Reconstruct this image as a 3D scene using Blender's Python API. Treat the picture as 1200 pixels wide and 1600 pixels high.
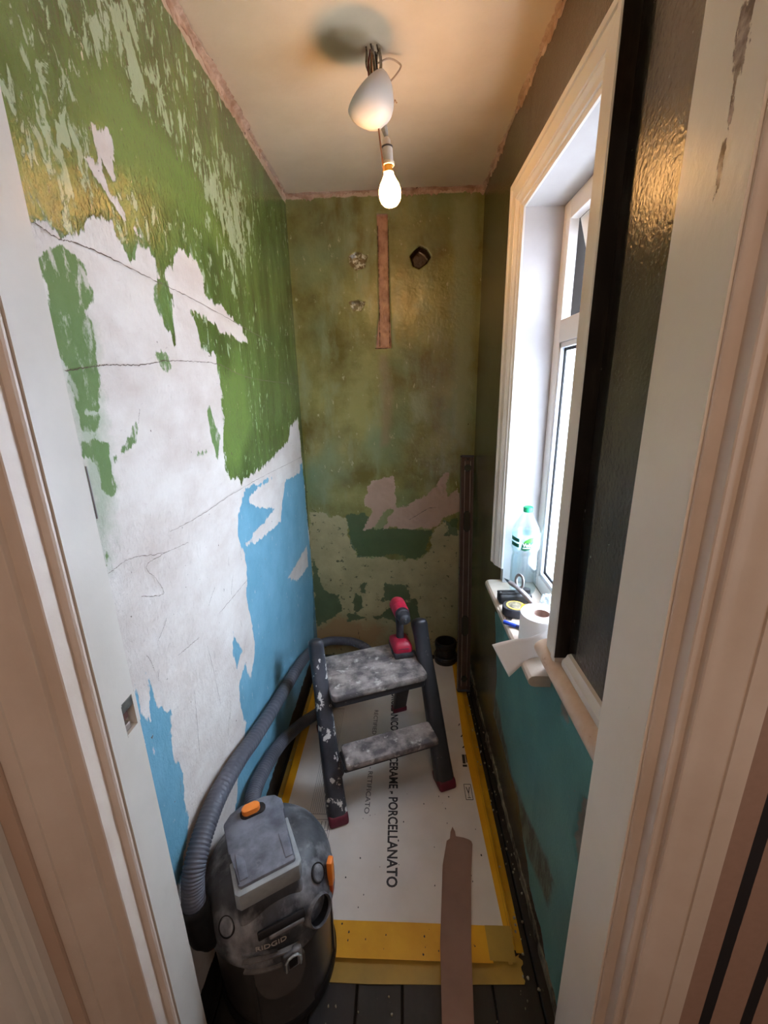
import bpy, bmesh, math, random
import numpy as np
from mathutils import Vector, Matrix, Euler

for o in list(bpy.data.objects):
    bpy.data.objects.remove(o, do_unlink=True)
SC = bpy.context.scene
COL = SC.collection
R = math.radians

# ---------------------------------------------------------------- camera
cam_data = bpy.data.cameras.new('camera')
cam = bpy.data.objects.new('camera', cam_data)
COL.objects.link(cam)
SC.camera = cam
cam_data.sensor_fit = 'HORIZONTAL'
cam_data.sensor_width = 36.0
cam_data.lens = 36.0 * 660.0 / 1200.0
cam_data.clip_start = 0.02
P_, Y_, R_ = R(16.2), R(-2.38), R(-1.2)
fwd = Vector((math.sin(Y_) * math.cos(P_), math.cos(Y_) * math.cos(P_), -math.sin(P_)))
r0 = Vector((math.cos(Y_), -math.sin(Y_), 0))
u0 = r0.cross(fwd)
rt = math.cos(R_) * r0 + math.sin(R_) * u0
up = rt.cross(fwd)
mw = Matrix(((rt.x, up.x, -fwd.x, 0), (rt.y, up.y, -fwd.y, 0), (rt.z, up.z, -fwd.z, 1.5), (0, 0, 0, 1)))
cam.matrix_world = mw

# ---------------------------------------------------------------- world, daylight, exposure
SC.view_settings.view_transform = 'Standard'
SC.view_settings.look = 'None'
SC.view_settings.gamma = 1.0
SC.view_settings.use_curve_mapping = False
SC.view_settings.exposure = 0.9
world = bpy.data.worlds.new('sky')
SC.world = world
world.use_nodes = True
wn = world.node_tree
wn.nodes.clear()
wo = wn.nodes.new('ShaderNodeOutputWorld')
wb = wn.nodes.new('ShaderNodeBackground')
wb.inputs['Color'].default_value = (0.89, 0.93, 1.0, 1)
# overcast sky: three times brighter overhead than at the horizon
SKY = 15.0
wt = wn.nodes.new('ShaderNodeTexCoord')
wx = wn.nodes.new('ShaderNodeSeparateXYZ')
wr = wn.nodes.new('ShaderNodeMapRange')
wr.inputs['From Min'].default_value = 0.0
wr.inputs['From Max'].default_value = 1.0
wr.inputs['To Min'].default_value = SKY
wr.inputs['To Max'].default_value = SKY * 3.0
wn.links.new(wt.outputs['Generated'], wx.inputs[0])
wn.links.new(wx.outputs['Z'], wr.inputs['Value'])
wn.links.new(wr.outputs[0], wb.inputs['Strength'])
wn.links.new(wb.outputs[0], wo.inputs[0])
SC.cycles.max_bounces = 16
SC.cycles.diffuse_bounces = 9
SC.cycles.transparent_max_bounces = 16

def lamp(name, kind, loc, energy, color, **kw):
    d = bpy.data.lights.new(name, kind)
    d.energy = energy
    d.color = color
    for k, v in kw.items():
        setattr(d, k, v)
    o = bpy.data.objects.new(name, d)
    COL.objects.link(o)
    o.location = loc
    return o

portal = lamp('window_daylight', 'AREA', (0.74, 1.204, 1.40), 1, (1, 1, 1), shape='RECTANGLE', size=1.2, size_y=0.5)
portal.rotation_euler = (0, R(90), 0)
portal.data.cycles.is_portal = True
hall_lamp = lamp('hall_lamp', 'AREA', (0.15, -0.70, 2.30), 4.6, (1.0, 0.77, 0.60), shape='DISK', size=0.7)
hall_fill = lamp('hall_fill_light', 'AREA', (0.88, -0.40, 1.35), 1.0, (0.90, 0.95, 1.0), shape='RECTANGLE', size=0.9, size_y=0.5)  # cool fill lamp added in the hall to brighten the left-hand moulding
hall_fill.rotation_euler = (0, R(90), 0)
BULB_POWER = 52.0

# outlines of the paint and plaster patches on each wall, in metres on the wall plane
LEFT_PAINT = {"white":[[[1.1971,1.2049],[1.2964,1.2017],[2.0953,1.1506],[2.1586,0.546],[1.71,-1.2233],[0.7495,0.2963]],[[0.6332,1.7219],[0.6668,1.7328],[0.6981,1.725],[0.7216,1.7283],[0.7424,1.7575],[0.7836,1.7888],[0.8257,1.7888],[0.8408,1.7635],[0.8661,1.739],[0.9044,1.7775],[0.9248,1.7835],[0.96,1.7684],[0.9634,1.7279],[0.9361,1.691],[0.9527,1.6403],[0.9832,1.6073],[1.0009,1.7033],[0.9846,1.7433],[1.0656,1.8132],[1.1473,1.8119],[1.1772,1.785],[1.1718,1.7422],[1.415,1.6984],[1.4644,1.6541],[1.2524,1.6626],[1.1239,1.6889],[1.0799,1.6881],[1.1147,1.6103],[1.1942,1.5961],[1.1874,1.5456],[1.2017,1.5016],[1.1735,1.3503],[1.1783,1.2694],[1.2674,1.2338],[1.5633,1.2455],[1.9239,1.3006],[2.0292,1.2893],[2.0758,1.1598],[1.3529,1.1773],[1.1988,1.0922],[1.1159,0.7572],[1.05,0.3953],[1.0073,0.0968],[0.6867,-0.9057],[0.2704,0.522],[0.4154,1.0578],[0.5193,1.4019]],[[0.8146,1.9228],[0.8702,1.9343],[0.8557,1.8626],[0.8362,1.8708],[0.8169,1.9089]],[[0.7804,1.8622],[0.8136,1.8652],[0.84,1.8356],[0.9309,1.7876],[0.9076,1.7879],[0.8357,1.8216]],[[1.3643,1.1766],[1.8452,1.1932],[2.1059,1.1824],[2.0826,1.1126],[1.7601,1.1393],[1.7261,1.1008],[1.6469,0.9853],[1.3496,1.0028],[1.2454,1.0415],[1.3921,1.0461],[1.3577,1.1139],[1.3087,1.1637]],[[2.0763,0.7184],[2.0702,0.6004],[1.8348,0.6277],[1.6667,0.7203],[1.8099,0.7138]],[[1.92,1.3484],[2.0828,1.3727],[2.1038,1.176],[1.8452,1.1932],[1.6741,1.1899],[1.8166,1.2443]]],"white_not":[[[1.3467,1.1628],[1.5432,1.1232],[1.6706,1.0579],[1.5865,1.0372],[1.3978,1.0638],[1.3454,1.1175]]],"green":[[[0.6485,1.6964],[0.6932,1.7089],[0.7447,1.6995],[0.7252,1.681],[0.7461,1.6549],[0.7091,1.6279],[0.7231,1.6011],[0.7132,1.536],[0.699,1.4739],[0.6497,1.4722],[0.6435,1.5453],[0.6349,1.6195],[0.6366,1.6727]],[[0.6459,1.4745],[0.7017,1.4715],[0.6933,1.4399],[0.6464,1.4486]],[[0.6383,1.4312],[0.7041,1.4256],[0.7001,1.3742],[0.7027,1.341],[0.6868,1.3307],[0.6658,1.3541],[0.6712,1.3928],[0.6411,1.4125]],[[0.7094,1.3978],[0.7573,1.4217],[0.7948,1.452],[0.8015,1.4466],[0.7606,1.4069],[0.7101,1.3885]],[[1.1026,1.4733],[1.1171,1.4695],[1.1523,1.3839],[1.1232,1.3304],[1.0964,1.4036]],[[0.6423,1.2558],[0.6578,1.2402],[0.6392,1.2238]],[[0.9391,1.7174],[0.9932,1.7345],[0.9878,1.6222],[0.9527,1.6403],[0.9327,1.6799]],[[0.895,1.5908],[0.9449,1.5784],[0.9596,1.5506],[0.9043,1.5537]],[[0.8408,1.7635],[0.9265,1.7888],[0.8661,1.739]],[[1.0026,1.3634],[1.0592,1.3593],[1.0332,1.3479]]],"faint":[[[0.6509,1.6222],[0.7375,1.6156],[0.6936,1.4607],[0.6289,1.4233],[0.6327,1.5447]],[[0.6401,1.517],[0.719,1.5179],[0.6958,1.4418],[0.6934,1.3338],[0.6498,1.2143],[0.6207,1.2272]]],"blue":[[[1.2964,1.2017],[2.0953,1.1506],[2.1586,0.546],[2.1458,0.0467],[1.7506,-0.8735],[0.9015,0.271],[0.9981,0.4086],[1.0822,0.4918],[1.0529,0.6019],[1.0726,0.643],[1.1292,0.6768],[1.1612,0.5828],[1.2228,0.6504],[1.2217,0.7719],[1.2092,0.8747],[1.2413,0.9523],[1.2352,1.0095],[1.1867,1.0717],[1.2225,1.136]],[[1.0799,0.8345],[1.1226,0.7293],[1.0694,0.7018],[1.0612,0.7624]],[[0.682,1.0017],[0.6884,0.973],[0.6894,0.8847],[0.7052,0.8786],[0.7304,0.8518],[0.714,0.7527],[0.7325,0.6815],[0.7206,0.5636],[0.6579,0.4412],[0.6058,0.5237],[0.6073,0.8008],[0.6208,0.9511],[0.6463,0.982],[0.6441,0.9066],[0.6669,0.8794],[0.6749,0.9349]]],"blue_not":[[[1.3643,1.1766],[1.8416,1.182],[2.0442,1.1724],[2.0548,1.1179],[1.7566,1.1285],[1.6895,1.0528],[1.6469,0.9853],[1.3496,1.0028],[1.2428,1.0335],[1.3907,1.0417],[1.5215,1.0563],[1.5929,1.0571],[1.412,1.1079],[1.3203,1.1606]],[[2.0763,0.7184],[2.0702,0.6004],[1.8348,0.6277],[1.6667,0.7203],[1.8099,0.7138]]],"sage":[[[0.6843,1.8613],[0.7637,1.9045],[0.7733,1.859],[0.7349,1.828],[0.6929,1.8432]],[[0.8054,2.0603],[0.9698,2.1584],[1.0667,2.1143],[1.0476,2.0526],[0.9631,2.0268],[0.9048,2.0476],[0.8366,2.0468]],[[1.2882,2.0619],[1.4978,2.1787],[1.6015,1.9548],[1.327,1.8373],[1.2628,1.9269]],[[0.7334,1.8414],[0.77,1.8279],[0.7289,1.7898]]],"smooth":[[[0.8235,2.0037],[0.9019,2.0381],[0.9986,2.0231],[1.2402,2.0118],[1.3866,1.8958],[1.0903,1.8928],[0.8917,1.8771],[0.8198,1.9291]],[[1.2037,1.568],[1.3708,1.5593],[1.4272,1.4099],[1.2504,1.2549],[1.164,1.3202]]],"cracks":[[[0.6417,1.728],[0.6805,1.7197],[0.7266,1.7252],[0.8064,1.7257],[0.9455,1.7214],[1.1174,1.7161],[1.4394,1.6974],[1.7047,1.6824]],[[0.6378,1.5352],[0.7028,1.545],[0.7526,1.5497],[0.8357,1.554],[0.9417,1.568],[1.0729,1.5734],[1.2056,1.5739],[1.3681,1.5509],[1.5902,1.5401],[2.0534,1.5312]]],"scratch":[[[0.6382,1.2098],[0.701,1.2125],[0.7994,1.1836],[0.9082,1.1665]],[[0.7088,1.131],[0.7789,1.1006],[0.7661,1.1396],[0.7411,1.1794],[0.8086,1.1799]],[[1.0046,0.9254],[1.231,0.9199]],[[2.1059,1.1824],[1.604,1.2032],[1.265,1.2132],[0.9758,1.2104],[0.8408,1.2156]],[[0.7901,0.9435],[0.8875,0.9274]],[[0.8055,1.4733],[0.7933,1.4472]],[[0.9183,0.8846],[0.9371,0.683]],[[0.8275,0.8231],[0.8039,0.6596]]]}
BACK_PAINT = {"chase":[[[-0.0945,2.2424],[-0.0464,2.2408],[-0.0453,1.9514],[-0.037,1.6872],[-0.1122,1.6855],[-0.0921,1.8395],[-0.0926,2.0776]]],"chase2":[[[-0.1088,1.6717],[-0.0519,1.6704],[-0.0268,1.4936],[-0.05,1.2129],[-0.1086,1.2138],[-0.0973,1.495]]],"hole":[[[0.0501,2.0734],[0.0716,2.0956],[0.093,2.1139],[0.1274,2.0978],[0.1466,2.0667],[0.1279,2.0404],[0.0933,2.0197],[0.063,2.033]]],"rough":[[[-0.2229,2.0815],[-0.183,2.0995],[-0.1403,2.0791],[-0.1505,2.033],[-0.1948,2.0187],[-0.2242,2.0507]],[[-0.2311,1.8921],[-0.1905,1.8992],[-0.1551,1.8901],[-0.1744,1.8498],[-0.2194,1.851]]],"pale":[[[0.0805,1.8839],[0.1114,1.8951],[0.1426,1.8661],[0.1295,1.842],[0.085,1.8513]],[[0.0481,1.474],[0.1231,1.4816],[0.1334,1.3622],[0.0668,1.3447]],[[-0.3277,1.5177],[-0.3038,1.5218],[-0.3052,1.4947],[-0.3244,1.4905]],[[0.2379,2.2892],[0.3243,2.3006],[0.3489,1.6612],[0.3374,1.207],[0.27,1.208]],[[-0.2067,2.157],[-0.1898,2.149],[-0.2079,2.1269]]],"pink":[[[-0.1736,1.0114],[-0.0921,1.0665],[-0.0326,1.0606],[-0.0296,0.9007],[-0.096,0.8802],[-0.1498,0.7787],[-0.1964,0.7791],[-0.1523,0.8754],[-0.1921,0.9076]],[[-0.0877,0.789],[-0.0557,0.8532],[-0.0145,0.8952],[0.0464,0.9156],[0.0766,0.9518],[0.1466,0.9665],[0.1954,1.0375],[0.2486,1.0871],[0.2304,1.0168],[0.2466,0.9551],[0.295,1.0058],[0.3139,0.8709],[0.2188,0.84],[0.1994,0.7867],[0.087,0.7768],[-0.0054,0.7884]]],"dark":[[[-0.2865,0.85],[-0.188,0.8758],[-0.1392,0.7895],[-0.0879,0.7782],[0.0254,0.7881],[0.1639,0.7653],[0.1445,0.6443],[0.0873,0.6053],[-0.0594,0.623],[-0.2384,0.624],[-0.2821,0.7138]],[[0.219,0.8294],[0.2997,0.8393],[0.313,0.7315],[0.2513,0.7429]],[[-0.4847,0.5912],[-0.4491,0.4749],[-0.4106,0.3917],[-0.3506,0.3916],[-0.3505,0.2824],[-0.4078,0.2454],[-0.4953,0.1828],[-0.4957,0.4277]],[[-0.263,0.4034],[-0.2255,0.3914],[-0.2229,0.3069],[-0.2515,0.2763],[-0.2783,0.2947]],[[-0.0836,0.4504],[0.0342,0.45],[0.05,0.3671],[-0.0203,0.3552],[-0.1071,0.3553]],[[-0.2337,0.4625],[-0.1907,0.4624],[-0.2036,0.3973],[-0.2303,0.4093]],[[-0.3179,0.2702],[-0.1971,0.2579],[-0.2091,0.227],[-0.3091,0.2206]],[[-0.0753,0.3069],[0.0877,0.367],[0.0989,0.2334],[-0.0109,0.2086],[-0.1534,0.2456]],[[-0.3584,0.4511],[-0.3251,0.4687],[-0.3325,0.4274]]],"khaki":[[[-0.486,0.8787],[-0.2919,0.8447],[-0.2774,0.7027],[-0.2387,0.6183],[0.0873,0.5996],[0.1496,0.6554],[0.179,0.7868],[0.2291,0.8293],[0.3543,0.7203],[0.3863,-0.2049],[-0.5974,-0.213]]],"rust":[[[-0.5009,0.1828],[-0.3627,0.2578],[-0.2869,0.2207],[-0.1107,0.1835],[-0.1133,0.0564],[-0.5198,0.0678]]],"lines":[[[-0.4798,0.8946],[-0.4499,0.8783]],[[-0.1157,1.689],[-0.0334,1.6854]],[[-0.0922,2.1982],[-0.0901,2.0],[-0.0926,1.6971]],[[-0.0446,2.1967],[-0.0459,1.9195],[-0.046,1.696]],[[-0.2555,0.1706],[-0.2466,0.1073]],[[0.0461,0.8309],[0.1473,0.8936],[0.1976,0.8983]]]}
RIGHT_PAINT = {"teal":[[[1.5311,0.6274],[0.6703,1.118],[0.6227,0.9424],[0.5239,0.8991],[0.4111,0.4865],[0.6541,-0.128],[0.7994,0.0625],[0.9142,0.0689],[1.0854,0.205],[1.292,0.2073],[1.4634,0.1992],[1.4425,0.3946]]],"plaster":[[[0.7013,0.6663],[0.6714,0.6894],[0.6351,0.6585],[0.6175,0.6051],[0.6294,0.4977],[0.6845,0.5067],[0.7134,0.5389],[0.7061,0.6125]],[[0.8582,0.7746],[0.8395,0.7938],[0.7969,0.7736],[0.8117,0.7463],[0.8426,0.7459]]],"scrape":[[[1.5341,0.2875],[1.3983,0.304],[1.2637,0.247],[1.1504,0.214],[0.9411,0.267],[0.8226,0.3039],[0.7671,0.3014],[0.7925,0.1889],[0.933,0.1417],[1.0965,0.1276],[1.3079,0.1093],[1.5466,0.1251]]]}

# ---------------------------------------------------------------- helpers
def sc(r, g, b):
    f = lambda c: (c / 255.0 / 12.92) if c / 255.0 <= 0.04045 else ((c / 255.0 + 0.055) / 1.055) ** 2.4
    return (f(r), f(g), f(b), 1.0)

class NT:
    """small wrapper to write node trees"""
    def __init__(self, name):
        self.m = bpy.data.materials.new(name)
        self.m.use_nodes = True
        self.t = self.m.node_tree
        self.t.nodes.clear()
        self.out = self.t.nodes.new('ShaderNodeOutputMaterial')
        self.b = self.t.nodes.new('ShaderNodeBsdfPrincipled')
        self.t.links.new(self.b.outputs[0], self.out.inputs[0])
        self.tc = self.t.nodes.new('ShaderNodeTexCoord')
    def n(self, kind, **kw):
        x = self.t.nodes.new(kind)
        for k, v in kw.items():
            setattr(x, k, v)
        return x
    def put(self, sock, v):
        if isinstance(v, bpy.types.NodeSocket):
            self.t.links.new(v, sock)
        else:
            sock.default_value = v
    def noise(self, scale, detail=6, rough=0.6, stretch=(1, 1, 1), rot=(0, 0, 0), dist=0.0, off=(0, 0, 0)):
        mp = self.n('ShaderNodeMapping')
        mp.inputs['Scale'].default_value = stretch
        mp.inputs['Rotation'].default_value = rot
        mp.inputs['Location'].default_value = off
        self.t.links.new(self.tc.outputs['Object'], mp.inputs['Vector'])
        x = self.n('ShaderNodeTexNoise')
        x.inputs['Scale'].default_value = scale
        x.inputs['Detail'].default_value = detail
        x.inputs['Roughness'].default_value = rough
        x.inputs['Distortion'].default_value = dist
        self.t.links.new(mp.outputs[0], x.inputs['Vector'])
        return x.outputs['Fac']
    def math(self, op, a, b=0.0, c=0.0):
        x = self.n('ShaderNodeMath', operation=op)
        self.put(x.inputs[0], a)
        self.put(x.inputs[1], b)
        if op in ('MULTIPLY_ADD',):
            self.put(x.inputs[2], c)
        return x.outputs[0]
    def ramp(self, v, a, b, lo=0.0, hi=1.0):
        x = self.n('ShaderNodeMapRange', clamp=True)
        self.put(x.inputs['Value'], v)
        x.inputs['From Min'].default_value = a
        x.inputs['From Max'].default_value = b
        x.inputs['To Min'].default_value = lo
        x.inputs['To Max'].default_value = hi
        return x.outputs[0]
    def mix(self, f, a, b):
        x = self.n('ShaderNodeMix', data_type='RGBA')
        self.put(x.inputs[0], f)
        self.put(x.inputs[6], a)
        self.put(x.inputs[7], b)
        return x.outputs[2]
    def attr(self, name):
        x = self.n('ShaderNodeAttribute', attribute_name=name)
        return x.outputs['Fac']
    def bump(self, h, strength=0.3, dist=0.002, prev=None):
        x = self.n('ShaderNodeBump')
        x.inputs['Strength'].default_value = strength
        x.inputs['Distance'].default_value = dist
        self.put(x.inputs['Height'], h)
        if prev is not None:
            self.t.links.new(prev, x.inputs['Normal'])
        return x.outputs[0]
    def set(self, **kw):
        names = dict(color='Base Color', rough='Roughness', metal='Metallic', normal='Normal', trans='Transmission Weight',
                     ior='IOR', emis='Emission Color', estr='Emission Strength', alpha='Alpha', spec='Specular IOR Level', coat='Coat Weight',
                     sss='Subsurface Weight')
        for k, v in kw.items():
            self.put(self.b.inputs[names[k]], v)

MATS = {}
def mat(name, c1, c2=None, rough=0.5, scale=6.0, lo=0.35, hi=0.65, bump=0.0, bscale=60.0, bdist=0.002, metal=0.0,
        stretch=(1, 1, 1), c3=None, scale3=40.0, lo3=0.6, hi3=0.7, spec=0.5, **kw):
    if name in MATS:
        return MATS[name]
    g = NT(name)
    col = c1
    if c2 is not None:
        col = g.mix(g.ramp(g.noise(scale, stretch=stretch), lo, hi), c1, c2)
    if c3 is not None:
        col = g.mix(g.ramp(g.noise(scale3, stretch=stretch, off=(3, 1, 7)), lo3, hi3), col, c3)
    g.set(color=col, rough=rough, metal=metal, spec=spec, **kw)
    if bump:
        g.set(normal=g.bump(g.noise(bscale, stretch=stretch), bump, bdist))
    MATS[name] = g.m
    return g.m

def link(me, name, m=None, parent=None, smooth=False):
    o = bpy.data.objects.new(name, me)
    COL.objects.link(o)
    if m is not None:
        me.materials.append(m)
    if parent is not None:
        o.parent = parent
    if smooth:
        for p in me.polygons:
            p.use_smooth = True
    return o

def fin(bm, name, m, parent=None, smooth=None, angle=35):
    """bmesh -> one object; smooth shading with sharp edges kept by angle"""
    bmesh.ops.recalc_face_normals(bm, faces=bm.faces)
    if smooth is not False:
        for f in bm.faces:
            f.smooth = True
        lim = R(angle)
        for e in bm.edges:
            if len(e.link_faces) == 2 and e.calc_face_angle(0) > lim:
                e.smooth = False
    me = bpy.data.meshes.new(name)
    bm.to_mesh(me)
    bm.free()
    return link(me, name, m, parent)

def root(name, label, cat, loc=(0, 0, 0), rz=0.0, group=None, rot=None):
    o = bpy.data.objects.new(name, None)
    COL.objects.link(o)
    o.empty_display_size = 0.05
    o.location = loc
    o.rotation_euler = rot if rot else (0, 0, rz)
    o['label'] = label
    o['category'] = cat
    if group:
        o['group'] = group
    return o

def tag(o, label, cat, group=None):
    o['label'] = label
    o['category'] = cat
    if group:
        o['group'] = group
    return o

def struct(o, label=None, cat=None):
    o['kind'] = 'structure'
    if label:
        o['label'] = label
    if cat:
        o['category'] = cat
    return o

def box(bm, lo, hi, bev=0.0, seg=2, mx=None):
    lo, hi = Vector(lo), Vector(hi)
    c = (lo + hi) / 2
    s = hi - lo
    r = bmesh.ops.create_cube(bm, size=1.0)
    vs = r['verts']
    for v in vs:
        v.co = Vector((v.co.x * s.x, v.co.y * s.y, v.co.z * s.z)) + c
    if bev:
        es = list({e for v in vs for e in v.link_edges})
        rr = bmesh.ops.bevel(bm, geom=es, offset=bev, segments=seg, affect='EDGES', profile=0.5)
        vs = list({v for f in rr['faces'] for v in f.verts} | {v for v in vs if v.is_valid})
    if mx is not None:
        bmesh.ops.transform(bm, matrix=mx, verts=vs)
    return vs

def prism(bm, pts, axis, a, b, bev=0.0):
    """polygon pts (2D) extruded along axis from a to b. axis x: pts=(y,z); y: (x,z); z: (x,y)"""
    def mk(p, t):
        return {'x': (t, p[0], p[1]), 'y': (p[0], t, p[1]), 'z': (p[0], p[1], t)}[axis]
    A = [bm.verts.new(mk(p, a)) for p in pts]
    B = [bm.verts.new(mk(p, b)) for p in pts]
    n = len(pts)
    fs = [bm.faces.new(A), bm.faces.new(B[::-1])]
    for i in range(n):
        fs.append(bm.faces.new((A[i], B[i], B[(i + 1) % n], A[(i + 1) % n])))
    if bev:
        es = list({e for f in fs for e in f.edges})
        bmesh.ops.bevel(bm, geom=es, offset=bev, segments=2, affect='EDGES', profile=0.5)
    return A + B

def lathe(bm, prof, seg=32, mx=None, sx=1.0, sy=1.0, a0=0.0):
    rings = []
    for r, z in prof:
        if r < 1e-5:
            rings.append([bm.verts.new((0, 0, z))])
        else:
            rings.append([bm.verts.new((r * sx * math.cos(a0 + 2 * math.pi * i / seg), r * sy * math.sin(a0 + 2 * math.pi * i / seg), z)) for i in range(seg)])
    for A, B in zip(rings, rings[1:]):
        for i in range(seg):
            j = (i + 1) % seg
            if len(A) == 1 and len(B) == 1:
                continue
            if len(A) == 1:
                bm.faces.new((A[0], B[i], B[j]))
            elif len(B) == 1:
                bm.faces.new((A[i], A[j], B[0]))
            else:
                bm.faces.new((A[i], A[j], B[j], B[i]))
    vs = [v for r in rings for v in r]
    if mx is not None:
        bmesh.ops.transform(bm, matrix=mx, verts=vs)
    return vs

def spline(pts, n):
    """Catmull-Rom resample into n points"""
    P = [np.array(p, float) for p in pts]
    P = [2 * P[0] - P[1]] + P + [2 * P[-1] - P[-2]]
    out = []
    segs = len(P) - 3
    for k in range(n):
        t = k / (n - 1) * segs
        i = min(int(t), segs - 1)
        u = t - i
        a, b, c, d = P[i:i + 4]
        out.append(0.5 * ((2 * b) + (c - a) * u + (2 * a - 5 * b + 4 * c - d) * u * u + (3 * b - a - 3 * c + d) * u ** 3))
    return [Vector(p) for p in out]

def sweep(bm, pts, shape, scales=None, upv=(0, 0, 1), cap=True):
    """sweep a closed 2D shape along pts"""
    rings = []
    n = len(pts)
    upv = Vector(upv)
    for i, p in enumerate(pts):
        d = (pts[min(i + 1, n - 1)] - pts[max(i - 1, 0)])
        d.normalize()
        s = upv.cross(d)
        if s.length < 1e-3:
            s = Vector((1, 0, 0)).cross(d)
        s.normalize()
        u = d.cross(s)
        k = scales[i] if scales else 1.0
        kx, ky = (k, k) if not isinstance(k, tuple) else k
        rings.append([bm.verts.new(p + s * (a * kx) + u * (b * ky)) for a, b in shape])
    m = len(shape)
    for A, B in zip(rings, rings[1:]):
        for i in range(m):
            j = (i + 1) % m
            bm.faces.new((A[i], A[j], B[j], B[i]))
    if cap:
        bm.faces.new(rings[0][::-1])
        bm.faces.new(rings[-1])
    return [v for r in rings for v in r]

def circ(r, n=12):
    return [(r * math.cos(2 * math.pi * i / n), r * math.sin(2 * math.pi * i / n)) for i in range(n)]

def rrect(w, h, r, k=3):
    out = []
    for cx, cy, a in ((w / 2 - r, h / 2 - r, 0), (-w / 2 + r, h / 2 - r, 90), (-w / 2 + r, -h / 2 + r, 180), (w / 2 - r, -h / 2 + r, 270)):
        for i in range(k + 1):
            t = R(a + 90.0 * i / k)
            out.append((cx + r * math.cos(t), cy + r * math.sin(t)))
    return out

def sdf(U, V, polys):
    """signed distance (negative inside) to a union of polygons, on arrays U,V"""
    res = np.full(U.shape, 1.0)
    for poly in polys:
        P = np.array(poly)
        d2 = np.full(U.shape, 1e9)
        ins = np.zeros(U.shape, bool)
        n = len(P)
        for i in range(n):
            a, b = P[i], P[(i + 1) % n]
            e = b - a
            wx, wy = U - a[0], V - a[1]
            t = np.clip((wx * e[0] + wy * e[1]) / (e @ e + 1e-12), 0, 1)
            d2 = np.minimum(d2, (wx - t * e[0]) ** 2 + (wy - t * e[1]) ** 2)
            if a[1] != b[1]:
                c = ((a[1] > V) != (b[1] > V)) & (U < (b[0] - a[0]) * (V - a[1]) / (b[1] - a[1]) + a[0])
                ins ^= c
        d = np.sqrt(d2) * np.where(ins, -1, 1)
        res = np.minimum(res, d)
    return res

def ldist(U, V, lines):
    res = np.full(U.shape, 1.0)
    for P in lines:
        P = np.array(P)
        for a, b in zip(P, P[1:]):
            e = b - a
            wx, wy = U - a[0], V - a[1]
            t = np.clip((wx * e[0] + wy * e[1]) / (e @ e + 1e-12), 0, 1)
            res = np.minimum(res, np.sqrt((wx - t * e[0]) ** 2 + (wy - t * e[1]) ** 2))
    return res

def vnoise(U, V, s, seed=0):
    """smooth value noise on arrays"""
    rng = np.random.RandomState(seed)
    T = rng.rand(256, 256)
    x, y = U * s + 57.3, V * s + 31.7
    i, j = np.floor(x).astype(int), np.floor(y).astype(int)
    f, g = x - i, y - j
    f, g = f * f * (3 - 2 * f), g * g * (3 - 2 * g)
    q = lambda a, b: T[a % 256, b % 256]
    return (q(i, j) * (1 - f) + q(i + 1, j) * f) * (1 - g) + (q(i, j + 1) * (1 - f) + q(i + 1, j + 1) * f) * g

def wall_grid(name, us, vs, place, m, attrs, disp=None, hole=None):
    """a plastered wall: dense grid with real relief and its paint layers stored as distance fields"""
    U, V = np.meshgrid(us, vs, indexing='ij')
    D = disp(U, V) if disp else np.zeros(U.shape)
    nu, nv = len(us), len(vs)
    co = place(U.ravel(), V.ravel(), D.ravel())
    idx = np.arange(nu * nv).reshape(nu, nv)
    F = np.stack([idx[:-1, :-1], idx[1:, :-1], idx[1:, 1:], idx[:-1, 1:]], -1).reshape(-1, 4)
    if hole:
        cu = (0.5 * (U[:-1, :-1] + U[1:, 1:])).ravel()
        cv = (0.5 * (V[:-1, :-1] + V[1:, 1:])).ravel()
        keep = ~((cu > hole[0]) & (cu < hole[1]) & (cv > hole[2]) & (cv < hole[3]))
        F = F[keep]
    me = bpy.data.meshes.new(name)
    me.vertices.add(nu * nv)
    me.vertices.foreach_set('co', co.ravel().astype(np.float32))
    me.loops.add(len(F) * 4)
    me.loops.foreach_set('vertex_index', F.ravel().astype(np.int32))
    me.polygons.add(len(F))
    me.polygons.foreach_set('loop_start', np.arange(0, len(F) * 4, 4, dtype=np.int32))
    me.polygons.foreach_set('loop_total', np.full(len(F), 4, np.int32))
    me.update(calc_edges=True)
    me.validate()
    me.polygons.foreach_set('use_smooth', np.ones(len(me.polygons), bool))
    for k, fn in attrs.items():
        a = me.attributes.new(k, 'FLOAT', 'POINT')
        a.data.foreach_set('value', fn(U, V).ravel().astype(np.float32))
    o = link(me, name, m)
    o['kind'] = 'structure'
    return o

# ---------------------------------------------------------------- common materials
M_white = mat('white_gloss_paint', sc(214, 208, 198), sc(200, 194, 184), rough=0.32, scale=3.0, bump=0.12, bscale=90, c3=sc(170, 158, 145), scale3=14, lo3=0.70, hi3=0.80)
M_frame = mat('window_architrave_paint', sc(222, 215, 205), sc(210, 200, 188), rough=0.38, scale=4.0, bump=0.15, bscale=70, c3=sc(188, 172, 155), scale3=10, lo3=0.70, hi3=0.8)
M_reveal = mat('reveal_paint', sc(188, 184, 182), sc(176, 170, 168), rough=0.55, scale=5.0, bump=0.15, bscale=40)
M_upvc = mat('white_plastic_frame', sc(226, 222, 218), rough=0.3)
M_black = mat('black_rubber', sc(22, 22, 24), rough=0.6)
M_metal = mat('worn_steel', sc(170, 170, 172), rough=0.3, metal=1.0)

# ---------------------------------------------------------------- left wall
XL, XR, YB, YN, ZC = -0.495, 0.375, 2.15, 0.55, 2.33

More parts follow.
